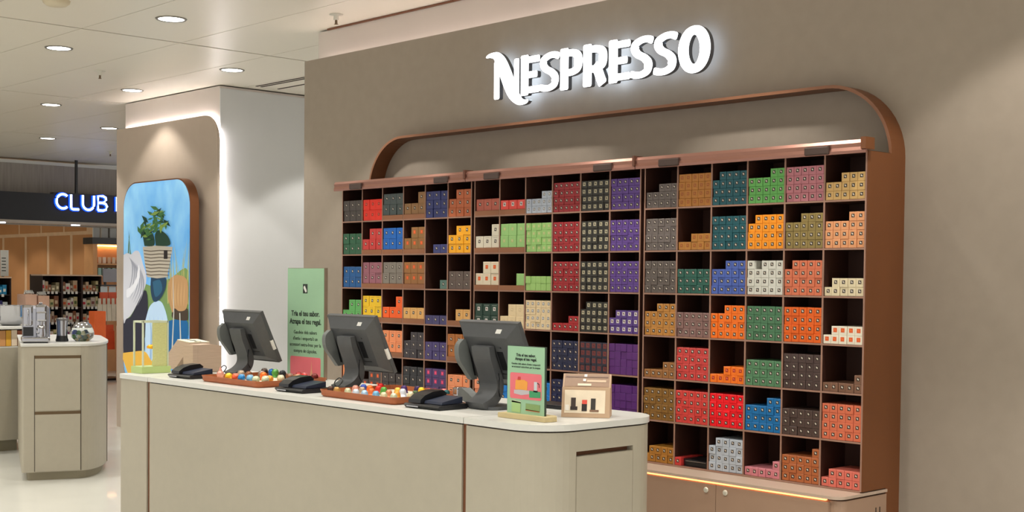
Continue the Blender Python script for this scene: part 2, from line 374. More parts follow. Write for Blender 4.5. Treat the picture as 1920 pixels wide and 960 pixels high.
# right bay
cell(2,0,0,'A',[2,2,3,3,3],(112,102,98),'stone grey'); cell(2,1,0,'A',S5,(186,122,48),'amber','f2')
cell(2,2,0,'A',[3,4,4,4,4],(24,92,104),'petrol'); cell(2,3,0,'A',[3,3,3,4,4],(104,182,92),'lime green')
cell(2,4,0,'A',S5,(196,124,134),'dusty pink'); cell(2,5,0,'A',[2,2,3,3,3],(220,180,114),'straw yellow')
cell(2,0,1,'A',S5,(112,102,98),'stone grey'); cell(2,1,1,'A',[1,1,2,2,2],(186,126,52),'amber','f2')
cell(2,2,1,'A',S5,(22,90,100),'petrol'); cell(2,3,1,'A',[3,4,4,4,4],(254,156,20),'marigold')
cell(2,4,1,'A',[3,3,4,4,4],(146,126,70),'olive'); cell(2,5,1,'A',[3,3,3,4,4],(230,160,110),'peach')
cell(2,0,2,'A',S5,(102,92,86),'taupe grey'); cell(2,1,2,'A',[3]*5,(40,98,84),'pine green')
cell(2,2,2,'A',[3,3,4,4,4],(78,104,188),'periwinkle blue'); cell(2,3,2,'A',[4,3,4,4,4],(222,222,212),'white')
cell(2,4,2,'A',[3,4,4,4,4],(220,120,84),'salmon'); cell(2,5,2,'A',[1,2,2,2,2],(230,216,180),'ivory')
cell(2,0,3,'A',[3,3,4,4,4],(196,136,60),'ochre'); cell(2,1,3,'A',[3]*5,(140,106,100),'rose brown')
cell(2,2,3,'A',[3,3,4,4,4],(254,120,16),'orange'); cell(2,3,3,'A',S5,(78,126,90),'sage green')
cell(2,4,3,'A',S5,(232,100,16),'burnt orange'); cell(2,5,3,'A',[1,2,2,2,2],(236,228,208),'off white','O')
cell(2,0,4,'A',[1,1,1,2,2],(156,106,58),'bronze'); cell(2,1,4,'A',S5,(206,68,64),'strawberry red')
cell(2,2,4,'A',[1,1,2,2,2],(250,122,26),'orange','o'); cell(2,3,4,'A',[3]*5,(88,136,98),'sage green')
cell(2,4,4,'A',S5,(80,62,58),'dark brown'); cell(2,5,4,'A',[1,1,1,1,2],(130,94,74),'mocha')
cell(2,0,5,'A',S5,(140,100,44),'mustard brown'); cell(2,1,5,'A',S5,(216,68,62),'strawberry red')
cell(2,2,5,'A',S5,(248,22,36),'vivid red'); cell(2,3,5,'A',[3,3,3,4,4],(24,114,178),'cobalt blue')
cell(2,4,5,'A',[3]*5,(84,66,60),'dark brown'); cell(2,5,5,'A',S5,(220,116,84),'salmon')
cell(2,0,6,'A',[1,2,2,2,2],(176,120,46),'mustard'); cell(2,1,6,'A',[1,0,0,0,0],(206,60,56),'red')
cell(2,2,6,'A',[3,4,4,4,4],(190,200,212),'silver blue'); cell(2,3,6,'A',[1,1,1,1,2],(212,130,140),'pink')
cell(2,4,6,'A',[3,3,3,3,4],(182,104,60),'rust'); cell(2,5,6,'A',[1,2,2,2,2],(222,116,100),'coral')
LIPS = {(s,c,r): 1 for (s,c,r,k,h,rg,co,e,l) in CELLS if l}
bay_names = ('left', 'middle', 'right')
LIPH = 0.03
for s in range(3):
    x0 = BX[s]; x1 = x0+6*CW; zb = ZT-7*RH
    root = thing('display_shelf', '%s bay of the brown pigeonhole shelf wall, %s' % (bay_names[s], ('beside the arch\'s left end', 'between two other bays', 'with copper side panel')[s]), 'shelf unit', ((x0+x1)/2, 0.1, zb))
    for k, x in enumerate((x0, x1)):
        wdt = T/2
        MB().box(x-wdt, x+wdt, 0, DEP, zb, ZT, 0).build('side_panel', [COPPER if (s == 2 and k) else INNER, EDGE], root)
    if s == 2: MB().box(x1+T/2, x1+T/2+0.004, 0.001, DEP, zb, ZT+0.0).build('end_panel', COPPER, root)
    for k in range(1, 6):
        x = x0+k*CW
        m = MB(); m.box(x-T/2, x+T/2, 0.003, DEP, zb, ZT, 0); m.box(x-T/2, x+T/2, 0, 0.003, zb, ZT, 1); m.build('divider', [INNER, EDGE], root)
    for r in range(8):
        z = ZT-r*RH
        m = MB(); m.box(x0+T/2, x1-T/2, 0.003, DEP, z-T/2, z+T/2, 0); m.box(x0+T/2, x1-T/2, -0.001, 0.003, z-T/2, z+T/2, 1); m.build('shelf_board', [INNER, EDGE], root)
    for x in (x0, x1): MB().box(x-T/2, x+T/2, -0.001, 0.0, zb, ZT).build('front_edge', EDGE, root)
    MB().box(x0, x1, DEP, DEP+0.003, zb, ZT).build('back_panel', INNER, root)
    for (a, c, r) in LIPS:
        if a == s:
            z = ZT-(r+1)*RH+T/2
            MB().box(x0+c*CW+T/2, x0+(c+1)*CW-T/2, -0.002, DEP-0.004, z, z+LIPH-0.004).build('riser', LIPM, root)
    # metal rail with rounded lip
    prof = [(0.0, 2.052),(-0.03, 2.054),(-0.048, 2.046),(-0.05, 2.034),(-0.058, 2.034),(-0.060, 2.046),(-0.054, 2.060),(-0.058, 2.076),(-0.048, 2.090),(-0.030, 2.092),(-0.020, 2.080),(0.0, 2.080)]
    rl = MB().slabx(prof, x0-0.012, x1+0.012+(0.02 if s == 2 else 0)).build('metal_rail', RAILM, root)
    for fx_ in (0.215, 1.01) if s == 0 else ((0.20, 1.005) if s == 1 else (0.195, 1.0)):
        MB().rbox(x0+fx_-0.06, x0+fx_+0.06, -0.068, -0.045, 2.036, 2.072, 0.006).build('clip', CLIPM, rl)
    MB().box(x1+0.002+(0.01 if s==2 else 0), x1+0.014+(0.022 if s==2 else 0), -0.066, 0.0, 2.05, 2.098).build('end_cap', COPPER if s == 2 else ENDCAP, rl)

# box meshes
def emb_mats(e):
    return {'k': ((52,42,36),(226,216,200)), 'o': ((170,40,22),(230,120,90)), 'O': ((228,92,34),(240,120,60)), 'W': ((226,222,216),(120,90,90)),
            'b': ((196,188,158),(90,84,70)), 'g': ((150,150,150),(225,225,225)), 'P': ((232,60,110),(240,110,150)), 'r': ((128,60,56),(96,50,56)),
            'f': ((190,200,130),(200,208,150)), 'f2': ((160,88,34),(186,118,54)), 'n': None}[e]
SIZE = {'A': (0.0366, 0.0372), 'B': (0.0605, 0.0625), 'C': (0.0605, 0.0495)}
def box_mats(rgb, e):
    key = 'box_%d_%d_%d' % rgb
    a = mat(key+'_card', rgb, 0.42, var=0.05, scale=40)
    em = emb_mats(e)
    if em is None: return [a, a, a]
    if e == 'f' and rgb[0] > 200: em = ((214,190,146),(236,216,180))
    return [a, mat('emblem_%s_%d' % (e, em[0][0]), em[0], 0.5, var=0.04), mat('mark_%s_%d' % (e, em[1][0]), em[1], 0.5, var=0.04)]
def box_geo(mb, kind, e, ox, oy, oz, mi=0, d=0.165, yaw=0.0):
    w, h = SIZE[kind]; bv = 0.0012
    P = [(-w/2, 0), (w/2, 0), (w/2, h), (-w/2, h)]
    q = [(-w/2+bv, bv), (w/2-bv, bv), (w/2-bv, h-bv), (-w/2+bv, h-bv)]
    vs = [(x, 0.0012, z) for x, z in P]+[(x, 0, z) for x, z in q]+[(x, d, z) for x, z in P]
    cy, sy = math.cos(yaw), math.sin(yaw)
    tr = lambda v: (ox+v[0]*cy-v[1]*sy, oy+v[0]*sy+v[1]*cy, oz+v[2]+0.0006)
    fs = [(4,5,6,7),(0,1,5,4),(1,2,6,5),(2,3,7,6),(3,0,4,7),(1,9,10,2),(3,11,8,0),(2,10,11,3),(0,8,9,1),(9,8,11,10)]
    mb.add([tr(v) for v in vs], fs, mi)
    if e == 'n': return
    c = h*0.56; s_ = 0.0074 if kind == 'A' else 0.0085
    if e in 'ObWP' and len(e) == 1: s_ *= 1.2
    if e == 'r': s_ *= 1.5
    y = -0.0006
    mb.add([tr(v) for v in ((-s_,y,c-s_),(s_,y,c-s_),(s_,y,c+s_),(-s_,y,c+s_))], [(0,1,2,3)], mi+1)
    a = s_*0.52; y = -0.001
    mb.add([tr(v) for v in ((-a,y,c-a*0.2),(a*0.9,y,c-a*1.3),(a,y,c+a*0.4),(-a*0.9,y,c+a*1.4))], [(0,1,2,3)], mi+2)
    if kind != 'A':
        mb.add([tr(v) for v in ((-w*0.3,y,h*0.86),(w*0.3,y,h*0.86),(w*0.3,y,h*0.875),(-w*0.3,y,h*0.875))], [(0,1,2,3)], mi+1)
ordn = ['first','second','third','fourth','fifth','sixth','seventh','eighth','ninth','tenth','eleventh','twelfth','thirteenth','fourteenth','fifteenth','sixteenth','seventeenth','eighteenth','nineteenth','twentieth','twenty first','twenty second','twenty third','twenty fourth','twenty fifth','twenty sixth','twenty seventh','twenty eighth','twenty ninth','thirtieth']+['farthest']*20
inst = []
for (s, c, r, kind, hs, rgb, col, e, lip) in CELLS:
    w, h = SIZE[kind]; n = len(hs); x0 = BX[s]+c*CW+T/2; W_ = CW-T
    z0 = ZT-(r+1)*RH+T/2+(LIPH-0.004 if lip else 0)
    gap = (W_-n*w)/n
    for i, hh in enumerate(hs):
        x = x0+W_-(n-i-0.5)*(w+gap*0.8)-0.001+random.uniform(-0.0003, 0.0003)
        for k in range(hh):
            inst.append((x, random.uniform(0.001, 0.006), z0+k*(h+0.0004), s, c, r, kind, i, k, n, hh, rgb, col, e))
small = sorted([q for q in inst if q[6] == 'A'], key=lambda q: -q[0]); big = [q for q in inst if q[6] != 'A']
singles = small[:300]; rest = small[300:]
mesh_cache = {}
def one_box(q):
    x, y, z, s, c, r, kind, i, k, n, hh, rgb, col, e = q
    key = (kind, rgb, e)
    if key not in mesh_cache:
        m = MB(); box_geo(m, kind, e, 0, 0, 0); mesh_cache[key] = m.mesh('capsule_box' if kind == 'A' else 'large_capsule_box', box_mats(rgb, e))
    nm = 'capsule_box' if kind == 'A' else 'large_capsule_box'
    o = bpy.data.objects.new(nm, mesh_cache[key]); C.objects.link(o); o.location = (x, y, z); o.rotation_euler = (0, 0, random.uniform(-0.005, 0.005))
    across = ('leftmost','second across','third across','fourth across','rightmost')[i] if n == 5 else ('left','middle','right')[i]+' stack'
    up = 'bottom' if k == 0 else ordn[k]+' up'
    tag(o, '%s box, %s, %s, %s bay, %s shelf row, %s column' % (col, across, up, bay_names[s], ordn[r], ordn[c]), 'box',
        '%s boxes in %s bay' % ('small coffee' if kind == 'A' else 'large coffee', bay_names[s]))
for q in singles: one_box(q)
for q in big: one_box(q)
sm = MB(); smats = []
for q in rest:
    x, y, z, s, c, r, kind, i, k, n, hh, rgb, col, e = q
    mm = box_mats(rgb, e); 
    key = (rgb, e)
    if key not in mesh_cache: mesh_cache[key] = len(smats); smats += mm
    box_geo(sm, kind, e, x, y, z, mesh_cache[key], yaw=random.uniform(-0.01, 0.01))
o = sm.build('capsule_boxes', smats, fix=False); tag(o, 'many small square coffee boxes filling the middle bay and left half of right bay', 'boxes'); o['kind'] = 'stuff'
# black open case on the bottom shelf
t = thing('open_black_case', 'small black glossy tray lying beside one red box on the bottom shelf', 'tray', (2.745, 0.05, 0.645))
MB().slab([(2.705,0.6445),(2.84,0.6445),(2.845,0.656),(2.835,0.672),(2.70,0.676)], 0.02, 0.15).build('tray_body', BLK, t)
MB().box(2.715, 2.835, 0.015, 0.02, 0.666, 0.669).build('tray_rim', CHROME, t)

# ------------------------------------------------------------------ arch frame around the shelf
AX0, AX1, AZ, R_ = 0.0, 3.658, 2.368, 0.33
def arch_pts(d):
    P = [(AX0+d, 0.0)]
    for k in range(15):
        a = PI-k*(PI/2)/14; P.append((AX0+R_+(R_-d)*math.cos(a), AZ-R_+(R_-d)*math.sin(a)))
    for k in range(15):
        a = PI/2-k*(PI/2)/14; P.append((AX1-R_+(R_-d)*math.cos(a), AZ-R_+(R_-d)*math.sin(a)))
    P.append((AX1-d, 0.0)); return P
A, B_ = arch_pts(0), arch_pts(0.014)
m = MB(); n = len(A)
vs = [(x,0.192,z) for x,z in A]+[(x,0.192,z) for x,z in B_]+[(x,WY,z) for x,z in A]+[(x,WY,z) for x,z in B_]
for i in range(n-1):
    m.add([vs[i],vs[i+1],vs[n+i+1],vs[n+i]], [(0,1,2,3)], 1); m.add([vs[i],vs[i+1],vs[2*n+i+1],vs[2*n+i]], [(0,1,2,3)], 0, True)
    m.add([vs[n+i],vs[n+i+1],vs[3*n+i+1],vs[3*n+i]], [(0,1,2,3)], 0, True)
bmx = m.build('arch_frame', [COPPER, mat('copper_front_edge', (138,92,64), 0.4, var=0.04)])
tag(bmx, 'rounded copper brown arch frame on the wall around the shelves', 'frame')

# ------------------------------------------------------------------ base cabinet
zc = ZT-7*RH-T/2-0.001
cb = thing('base_cabinet', 'long beige cabinet under the shelf wall with a glowing front edge', 'cabinet', (1.83, 0, 0))
def rounded(x0, x1, y0, y1, r, seg=8, left=True):
    P = []
    for cx, cy, a0, on in ((x0+r,y0+r,PI,left),(x1-r,y0+r,1.5*PI,True)):
        if on:
            for k in range(seg+1): a = a0+k*(PI/2)/seg; P.append((cx+r*math.cos(a), cy+r*math.sin(a)))
        else: P.append((cx-r, cy-r))
    return P+[(x1,y1),(x0,y1)]
MB().prism(rounded(-0.01, 3.668, -0.17, 0.19, 0.05), zc-0.012, zc).build('top_board', mat('cabinet_top', (190,168,150), 0.45, var=0.02), cb)
MB().box(0.02, 3.60, -0.169, -0.155, zc-0.0195, zc-0.0125).build('light_strip', LEDW, cb)
MB().prism(rounded(0.0, 3.664, -0.150, 0.19, 0.045), 0.06, zc-0.020).build('carcass', CAB, cb)
MB().prism(rounded(0.03, 3.63, -0.12, 0.18, 0.03), 0.0, 0.06).build('plinth', DARKG, cb)
dx = [0.05, 0.63, 1.21, 1.79, 2.455, 3.036, 3.612]
for k in range(6):
    d = MB().box(dx[k]+0.0015, dx[k+1]-0.0015, -0.166, -0.151, 0.07, zc-0.024).build('door', CAB, cb)
    lx = dx[k+1]-0.053 if k % 2 == 0 else dx[k]+0.053
    L_ = MB().lathe([(0.0,0.006),(0.011,0.006),(0.0125,0.003),(0.0125,0)], n=16)
    L_.xf(Matrix.Translation((lx, -0.166, zc-0.052)) @ Matrix.Rotation(PI/2, 4, 'X')).build('lock', mat('pale_lock', (216,212,196), 0.3, metal=0.3, var=0.03), d)
for k, y in enumerate((0.105, 0.135)):
    MB().box(3.6635, 3.6655, y, y+0.006, 0.25, zc-0.07).build('vent_slot', DARKG, cb)

# ------------------------------------------------------------------ illuminated NESPRESSO letters
LY0, LY1 = 0.218, 0.245
BZ = 2.522
def stroke(mb, pts, wv=0.062, wh=0.04, closed=False, round_ends=True, n=6, taper=None):
    P = [Vector((p[0], p[1], 0)) for p in pts]
    if closed:
        Q = []; k = len(P)
        for i in range(k):
            p0, p1, p2, p3 = P[i-1], P[i], P[(i+1)%k], P[(i+2)%k]
            for j in range(n):
                t = j/n; Q.append(0.5*((2*p1)+(p2-p0)*t+(2*p0-5*p1+4*p2-p3)*t*t+(3*p1-p0-3*p2+p3)*t**3))
    else: Q = catmull([tuple(p) for p in P], n) if len(P) > 2 else P
    L_, R2 = [], []; k = len(Q)
    for i, q in enumerate(Q):
        t = (Q[(i+1)%k]-Q[i-1]) if closed else (Q[min(i+1,k-1)]-Q[max(i-1,0)]); t.normalize()
        w = math.sqrt((wv*t.y)**2+(wh*t.x)**2)
        if taper: w *= taper(i/(k-1))
        nn = Vector((-t.y, t.x, 0))*w/2
        L_.append(q+nn); R2.append(q-nn)
    for i in range(k if closed else k-1):
        j = (i+1)%k; mb.quadlet(L_[i], L_[j], R2[j], R2[i], i == 0 and not closed, i == k-2 and not closed)
    if round_ends and not closed:
        for e, sgn in ((0, -1), (k-1, 1)):
            c = (L_[e]+R2[e])/2; r = (L_[e]-R2[e]).length/2; t = (Q[1]-Q[0] if e == 0 else Q[-1]-Q[-2]).normalized()*sgn
            rr = min(r, 0.010); nn = (L_[e]-R2[e]).normalized()
            pts2 = [L_[e]]
            for a in (0.35, 0.7, 1.0): pts2.append(L_[e]-nn*rr*(1-math.cos(a*PI/2))+t*rr*math.sin(a*PI/2))
            for a in (1.0, 0.7, 0.35): pts2.append(R2[e]+nn*rr*(1-math.cos(a*PI/2))+t*rr*math.sin(a*PI/2))
            pts2.append(R2[e]); mb.fan(pts2)
class LMB(MB):
    def quadlet(s, a, b, c, d, e0, e1):
        P = [a, b, c, d]
        F = [(p.x, LY0, p.y) for p in P]; K = [(p.x, LY1, p.y) for p in P]
        s.add(F, [(0,1,2,3)], 0); s.add(K, [(3,2,1,0)], 2); s.add(F+K, [(0,1,5,4),(2,3,7,6)], 1)
    def fan(s, P):
        n = len(P); F = [(p.x, LY0, p.y) for p in P]; K = [(p.x, LY1, p.y) for p in P]
        s.add(F, [list(range(n))], 0); s.add(K, [list(range(n))[::-1]], 2); s.add(F+K, [(i, i+1, i+1+n, i+n) for i in range(n-1)], 1)
LM = [SIGNF, SIGNS, SIGNB]
def letter(name, mb, root): 
    return mb.build(name, LM, root, fix=False)
sg = thing('illuminated_wall_sign', 'large white glowing NESPRESSO letters above the shelf arch', 'sign', (1.86, 0.25, BZ))
m = LMB()
stroke(m, [(1.157, BZ), (1.157, 2.715)], 0.046, 0.04)
stroke(m, [(1.319, 2.712), (1.319, 2.535)], 0.042, 0.04)
stroke(m, [(1.064,2.756),(1.10,2.762),(1.145,2.755),(1.185,2.72),(1.225,2.655),(1.262,2.585),(1.300,2.525),(1.345,2.488),(1.385,2.478),(1.415,2.486)], 0.10, 0.046, round_ends=False,
       taper=lambda t: max(0.04, min(1, math.sin(PI*min(1, max(0, t)))**0.6*1.02)))
letter('letter_n', m, sg)
def L_E(x0, x1):
    m = LMB(); h = 0.2
    stroke(m, [(x0+0.031, BZ), (x0+0.031, BZ+h)], 0.062, 0.04)
    for z, xe in ((BZ+0.018, x1), (BZ+h/2, x1-0.018), (BZ+h-0.018, x1)):
        stroke(m, [(x0+0.02, z), (xe-0.008, z)], 0.06, 0.036)
    return m
def L_S(x0, x1):
    m = LMB(); w = x1-x0; h = 0.208; z = BZ-0.004
    P = [(0.90,0.875),(0.70,0.92),(0.46,0.905),(0.245,0.82),(0.23,0.69),(0.36,0.575),(0.60,0.475),(0.755,0.34),(0.72,0.17),(0.52,0.09),(0.30,0.085),(0.09,0.12)]
    stroke(m, [(x0+a*w, z+b*h) for a, b in P], 0.056, 0.034)
    return m
def L_P(x0, x1, leg=False):
    m = LMB(); h = 0.2
    stroke(m, [(x0+0.031, BZ), (x0+0.031, BZ+h)], 0.062, 0.04)
    w = x1-x0; r = x1-0.031
    stroke(m, [(x0+0.03, BZ+h-0.019), (x0+w*0.52, BZ+h-0.019), (r-0.010, BZ+h-0.034), (r, BZ+h-0.068), (r-0.010, BZ+h-0.104), (x0+w*0.52, BZ+h-0.12), (x0+0.03, BZ+h-0.12)], 0.062, 0.037)
    if leg: stroke(m, [(x0+w*0.50, BZ+0.092), (x0+w*0.62, BZ+0.066), (x1-0.048, BZ+0.030), (x1-0.034, BZ+0.002)], 0.064, 0.05)
    return m
letter('letter_e', L_E(1.352, 1.500), sg)
letter('letter_s', L_S(1.493, 1.659), sg)
letter('letter_p', L_P(1.657, 1.822), sg)
letter('letter_r', L_P(1.826, 1.998, True), sg)
letter('letter_e', L_E(2.008, 2.154), sg)
letter('letter_s', L_S(2.150, 2.314), sg)
letter('letter_s', L_S(2.304, 2.468), sg)
m = LMB(); cx, cz = 2.566, 2.621
stroke(m, [(cx+0.067*math.cos(2*PI*k/12), cz+0.092*math.sin(2*PI*k/12)) for k in range(12)], 0.066, 0.044, closed=True)
letter('letter_o', m, sg)

# ------------------------------------------------------------------ counter: three modules
def corner_outline(x0, x1, y0, y1, r1, r2, seg=10):
    P = [(x0, y0)]
    for k in range(seg+1): a = -PI/2+k*(PI/2)/seg; P.append((x1-r1+r1*math.cos(a), y0+r1+r1*math.sin(a)))
    for k in range(seg+1): a = k*(PI/2)/seg; P.append((x1-r2+r2*math.cos(a), y1-r2+r2*math.sin(a)))
    return P+[(x0, y1)]
YF, YB, CT = -1.625, -0.97, 1.0
def shrink(P, d, cx, cy):
    return [(x-math.copysign(d, x-cx), y-math.copysign(d, y-cy)) for x, y in P]
c1 = thing('counter_end_module', 'narrow left end of the greige sales counter with white top', 'counter', (0.45, -1.3, 0))
O1 = [(0.619, YF), (0.619, YB)]+[(0.335+0.05*math.cos(a), YB-0.05+0.05*math.sin(a)) for a in [PI/2+k*PI/16 for k in range(9)]]+[(0.335+0.05*math.cos(a), YF+0.05+0.05*math.sin(a)) for a in [PI+k*PI/16 for k in range(9)]]
MB().prism(O1[::-1] if False else O1, CT-0.022, CT).build('counter_top', CTOP, c1)
MB().prism(shrink([(min(x, 0.609), y) for x, y in O1], 0.004, 0.45, -1.3), 0.06, CT-0.0225).build('body_panel', COUNT, c1)
MB().box(0.34, 0.6, YF+0.05, YB-0.05, 0, 0.06).build('plinth', DARKG, c1)
c2 = thing('sales_counter', 'long middle section of the greige sales counter holding the three monitors', 'counter', (1.8, -1.3, 0))
MB().box(0.623, 3.018, YF, YB, CT-0.022, CT).build('counter_top', CTOP, c2)
MB().box(0.636, 3.008, YF+0.004, YB-0.004, 0.06, CT-0.0275).build('body_panel', COUNT, c2)
MB().box(0.64, 3.0, YF+0.05, YB-0.05, 0, 0.06).build('plinth', DARKG, c2)
for x0, x1 in ((0.607, 0.633), (3.0085, 3.031)):
    MB().box(x0, x1, YF+0.012, YB-0.02, 0.02, CT-0.0225).build('reveal_strip', GAPB, c2)
MB().box(0.64, 3.0, YF+0.01, YB-0.01, CT-0.0274, CT-0.0222).build('shadow_gap', DARKG, c2)
c3 = thing('counter_end_module', 'rounded right end of the greige sales counter with slotted drawer', 'counter', (3.2, -1.3, 0))
O3 = corner_outline(3.022, 3.43, YF, YB, 0.165, 0.16)
MB().prism(O3, CT-0.022, CT).build('counter_top', CTOP, c3)
O3b = corner_outline(3.032, 3.425, YF+0.004, YB-0.005, 0.161, 0.157)
MB().prism(corner_outline(3.034, 3.421, YF+0.008, YB-0.008, 0.158, 0.155), CT-0.0275, CT-0.0222).build('shadow_gap', DARKG, c3)
# body with a real recessed slot: lower body, upper body and side cheeks
ys0, ys1, zs0, zs1 = -1.452, -1.155, 0.884, 0.902
MB().prism(O3b, 0.06, zs0).build('body_panel', COUNT, c3)
MB().prism(O3b, zs1, CT-0.0277).build('upper_panel', COUNT, c3)
low = [p for p in O3b if p[1] <= ys0-0.0]
hi = [p for p in O3b if p[1] >= ys1]
MB().prism(low+[(3.425, ys0), (3.032, ys0)], zs0, zs1).build('slot_cheek', COUNT, c3)
MB().prism([(3.032, ys1), (3.425, ys1)]+[p for p in hi if p[0] > 3.04]+[(3.032, YB-0.005)], zs0, zs1).build('slot_cheek', COUNT, c3)
MB().box(3.392, 3.396, ys0, ys1, zs0, zs1).build('slot_back', GAPB, c3)
dr = MB().box(3.4251, 3.4262, ys0+0.002, ys1-0.002, 0.12, zs0-0.002).build('drawer_front', COUNT, c3)
g = MB()
for y in (ys0, ys1): g.box(3.4252, 3.4258, y-0.0012, y+0.0012, 0.12, zs0)
g.build('drawer_joint', mat('soft_joint', (146,139,122), 0.8, var=0.03), c3)
MB().prism(corner_outline(3.05, 3.39, YF+0.05, YB-0.05, 0.18, 0.12), 0, 0.06).build('plinth', DARKG, c3)

# ------------------------------------------------------------------ monitors
def monitor(x0, x1, yt, zt, label, sticker=True):
    root = thing('point_of_sale_monitor', label, 'monitor', ((x0+x1)/2, yt+0.06, CT), 'till monitors on the counter')
    w = x1-x0; hgt = 0.275; ta = math.atan2(0.115, 0.255)
    # local frame: u along x, v down the panel, n out of the back towards the customer
    v = Vector((0, math.sin(ta), -math.cos(ta))); nrm = Vector((0, -math.cos(ta), -math.sin(ta)))
    O = Vector((x0, yt, zt))
    def pt(a, b_, c): return tuple(O+Vector((a, 0, 0))+v*b_+nrm*c)
    m = MB()
    c4 = lambda a0, a1, b0, b1, c: [pt(a0,b0,c), pt(a1,b0,c), pt(a1,b1,c), pt(a0,b1,c)]
    A0 = c4(0, w, 0, hgt, -0.014); A1 = c4(0, w, 0, hgt, 0.004); 
    m.add(A0+A1, [(0,1,2,3),(0,1,5,4),(1,2,6,5),(2,3,7,6),(3,0,4,7),(4,5,6,7)])
    m.build('bezel', CHAR, root)
    m = MB(); B0 = c4(0.006, w-0.006, 0.006, hgt-0.006, 0.004); B1 = c4(0.035, w-0.055, 0.050, hgt-0.045, 0.034)
    m.add(B0+B1, [(0,1,5,4),(1,2,6,5),(2,3,7,6),(3,0,4,7),(4,5,6,7)]); bc = m.build('back_cover', CHAR, root)
    MB().add(c4(0.004, w-0.004, 0.012, hgt-0.012, -0.0145), [(0,1,2,3)]).build('screen', mat('dark_screen', (18,20,24), 0.15, var=0.05), root)
    def onback(a0, a1, b0, b1, c0, c1, name, mt, par):
        mm = MB(); P0 = c4(a0,a1,b0,b1,c0); P1 = c4(a0,a1,b0,b1,c1)
        mm.add(P0+P1, [(0,1,2,3),(0,1,5,4),(1,2,6,5),(2,3,7,6),(3,0,4,7),(4,5,6,7)]); return mm.build(name, mt, par)
    lab = MB(); f = lambda a, b_: pt(a, b_, 0.004+0.030*(b_-0.006)/0.044+0.0012)
    lab.add([f(w-0.115,0.022), f(w-0.085,0.022), f(w-0.092,0.036), f(w-0.122,0.036)], [(0,1,2,3)]); lab.build('sticker', WHITE, bc)
    if sticker: onback(w-0.014, w+0.0008, 0.155, 0.205, -0.008, 0.006, 'port_cover', WHITE, bc)
    for a, b_ in ((0.09,0.09),(w-0.11,0.09),(0.09,0.19)):
        onback(a, a+0.006, b_, b_+0.006, 0.034, 0.0346, 'screw', BLK, bc)
    onback(w*0.58, w*0.74, 0.205, 0.208, 0.0342, 0.0348, 'vent_slot', BLK, bc)
    onback(w*0.60, w*0.70, 0.11, 0.19, 0.034, 0.0345, 'connector_bay', BLK, bc)
    # curved stand
    xc = x0+w*0.44; path = [(0.020,0.245),(0.030,0.20),(0.052,0.15),(0.068,0.10),(0.062,0.06),(0.030,0.028),(-0.015,0.008)]
    Q = catmull([(a, b_, 0) for a, b_ in path], 4); hw = 0.052
    m = MB(); k = len(Q); vs = []
    for i, q in enumerate(Q):
        t = (Q[min(i+1,k-1)]-Q[max(i-1,0)]).normalized(); nn = Vector((-t.y, t.x, 0)); th_ = 0.013+0.008*i/k
        for sg_ in (-1, 1):
            p = q+nn*th_*sg_
            vs += [(xc-hw, yt-0.03+p.x, CT+max(p.y, 0.003)), (xc+hw, yt-0.03+p.x, CT+max(p.y, 0.003))]
    for i in range(k-1):
        a = i*4; b_ = a+4
        m.add([vs[a],vs[a+1],vs[b_+1],vs[b_]], [(0,1,2,3)], 0, True); m.add([vs[a+2],vs[a+3],vs[b_+3],vs[b_+2]], [(0,1,2,3)], 0, True)
        m.add([vs[a],vs[a+2],vs[b_+2],vs[b_]], [(0,1,2,3)]); m.add([vs[a+1],vs[a+3],vs[b_+3],vs[b_+1]], [(0,1,2,3)])
    m.add([vs[0],vs[1],vs[3],vs[2]], [(0,1,2,3)]); m.add([vs[-4],vs[-3],vs[-1],vs[-2]], [(0,1,2,3)])
    m.build('stand', CHAR, root)
    MB().prism([(a+xc, b_+yt) for a, b_ in rrect(-0.085, 0.085, -0.03, 0.13, 0.04, 6)], CT+0.0005, CT+0.012).build('foot', CHAR, root)
    # card reader shield on the staff's right
    fin = catmull([(-0.045,0.268,0),(-0.070,0.242,0),(-0.066,0.19,0),(-0.032,0.145,0),(0.000,0.105,0)], 5)
    P = [(q.x, q.y) for q in fin]+[(0.028,0.108),(-0.022,0.262)]
    m = MB().slabx([(yt+0.03+a, CT+b_) for a, b_ in P], x0+0.018, x0+0.044)
    rd = m.build('card_reader', CHAR2, root)
    MB().slabx([(yt+0.030+a, CT+b_) for a, b_ in ((-0.026,0.25),(-0.018,0.25),(0.020,0.122),(0.012,0.122))], x0+0.0442, x0+0.0452).build('card_slot', BLK, rd)
    # hanging cable loop
    MB().tube([(xc+0.06, yt+0.02, CT+0.14), (xc+0.085, yt-0.0, CT+0.115), (xc+0.08, yt+0.005, CT+0.07), (xc+0.06, yt+0.03, CT+0.05)], 0.003, 6).build('cable', BLK, root)
    return root
monitor(0.70, 1.062, -1.25, 1.333, 'dark grey till monitor seen from behind, farthest left of the three')
monitor(1.70, 2.055, -1.30, 1.337, 'dark grey till monitor seen from behind, beside the tall green sign')
monitor(2.675, 3.015, -1.35, 1.339, 'dark grey till monitor seen from behind, next to small green sign', False)

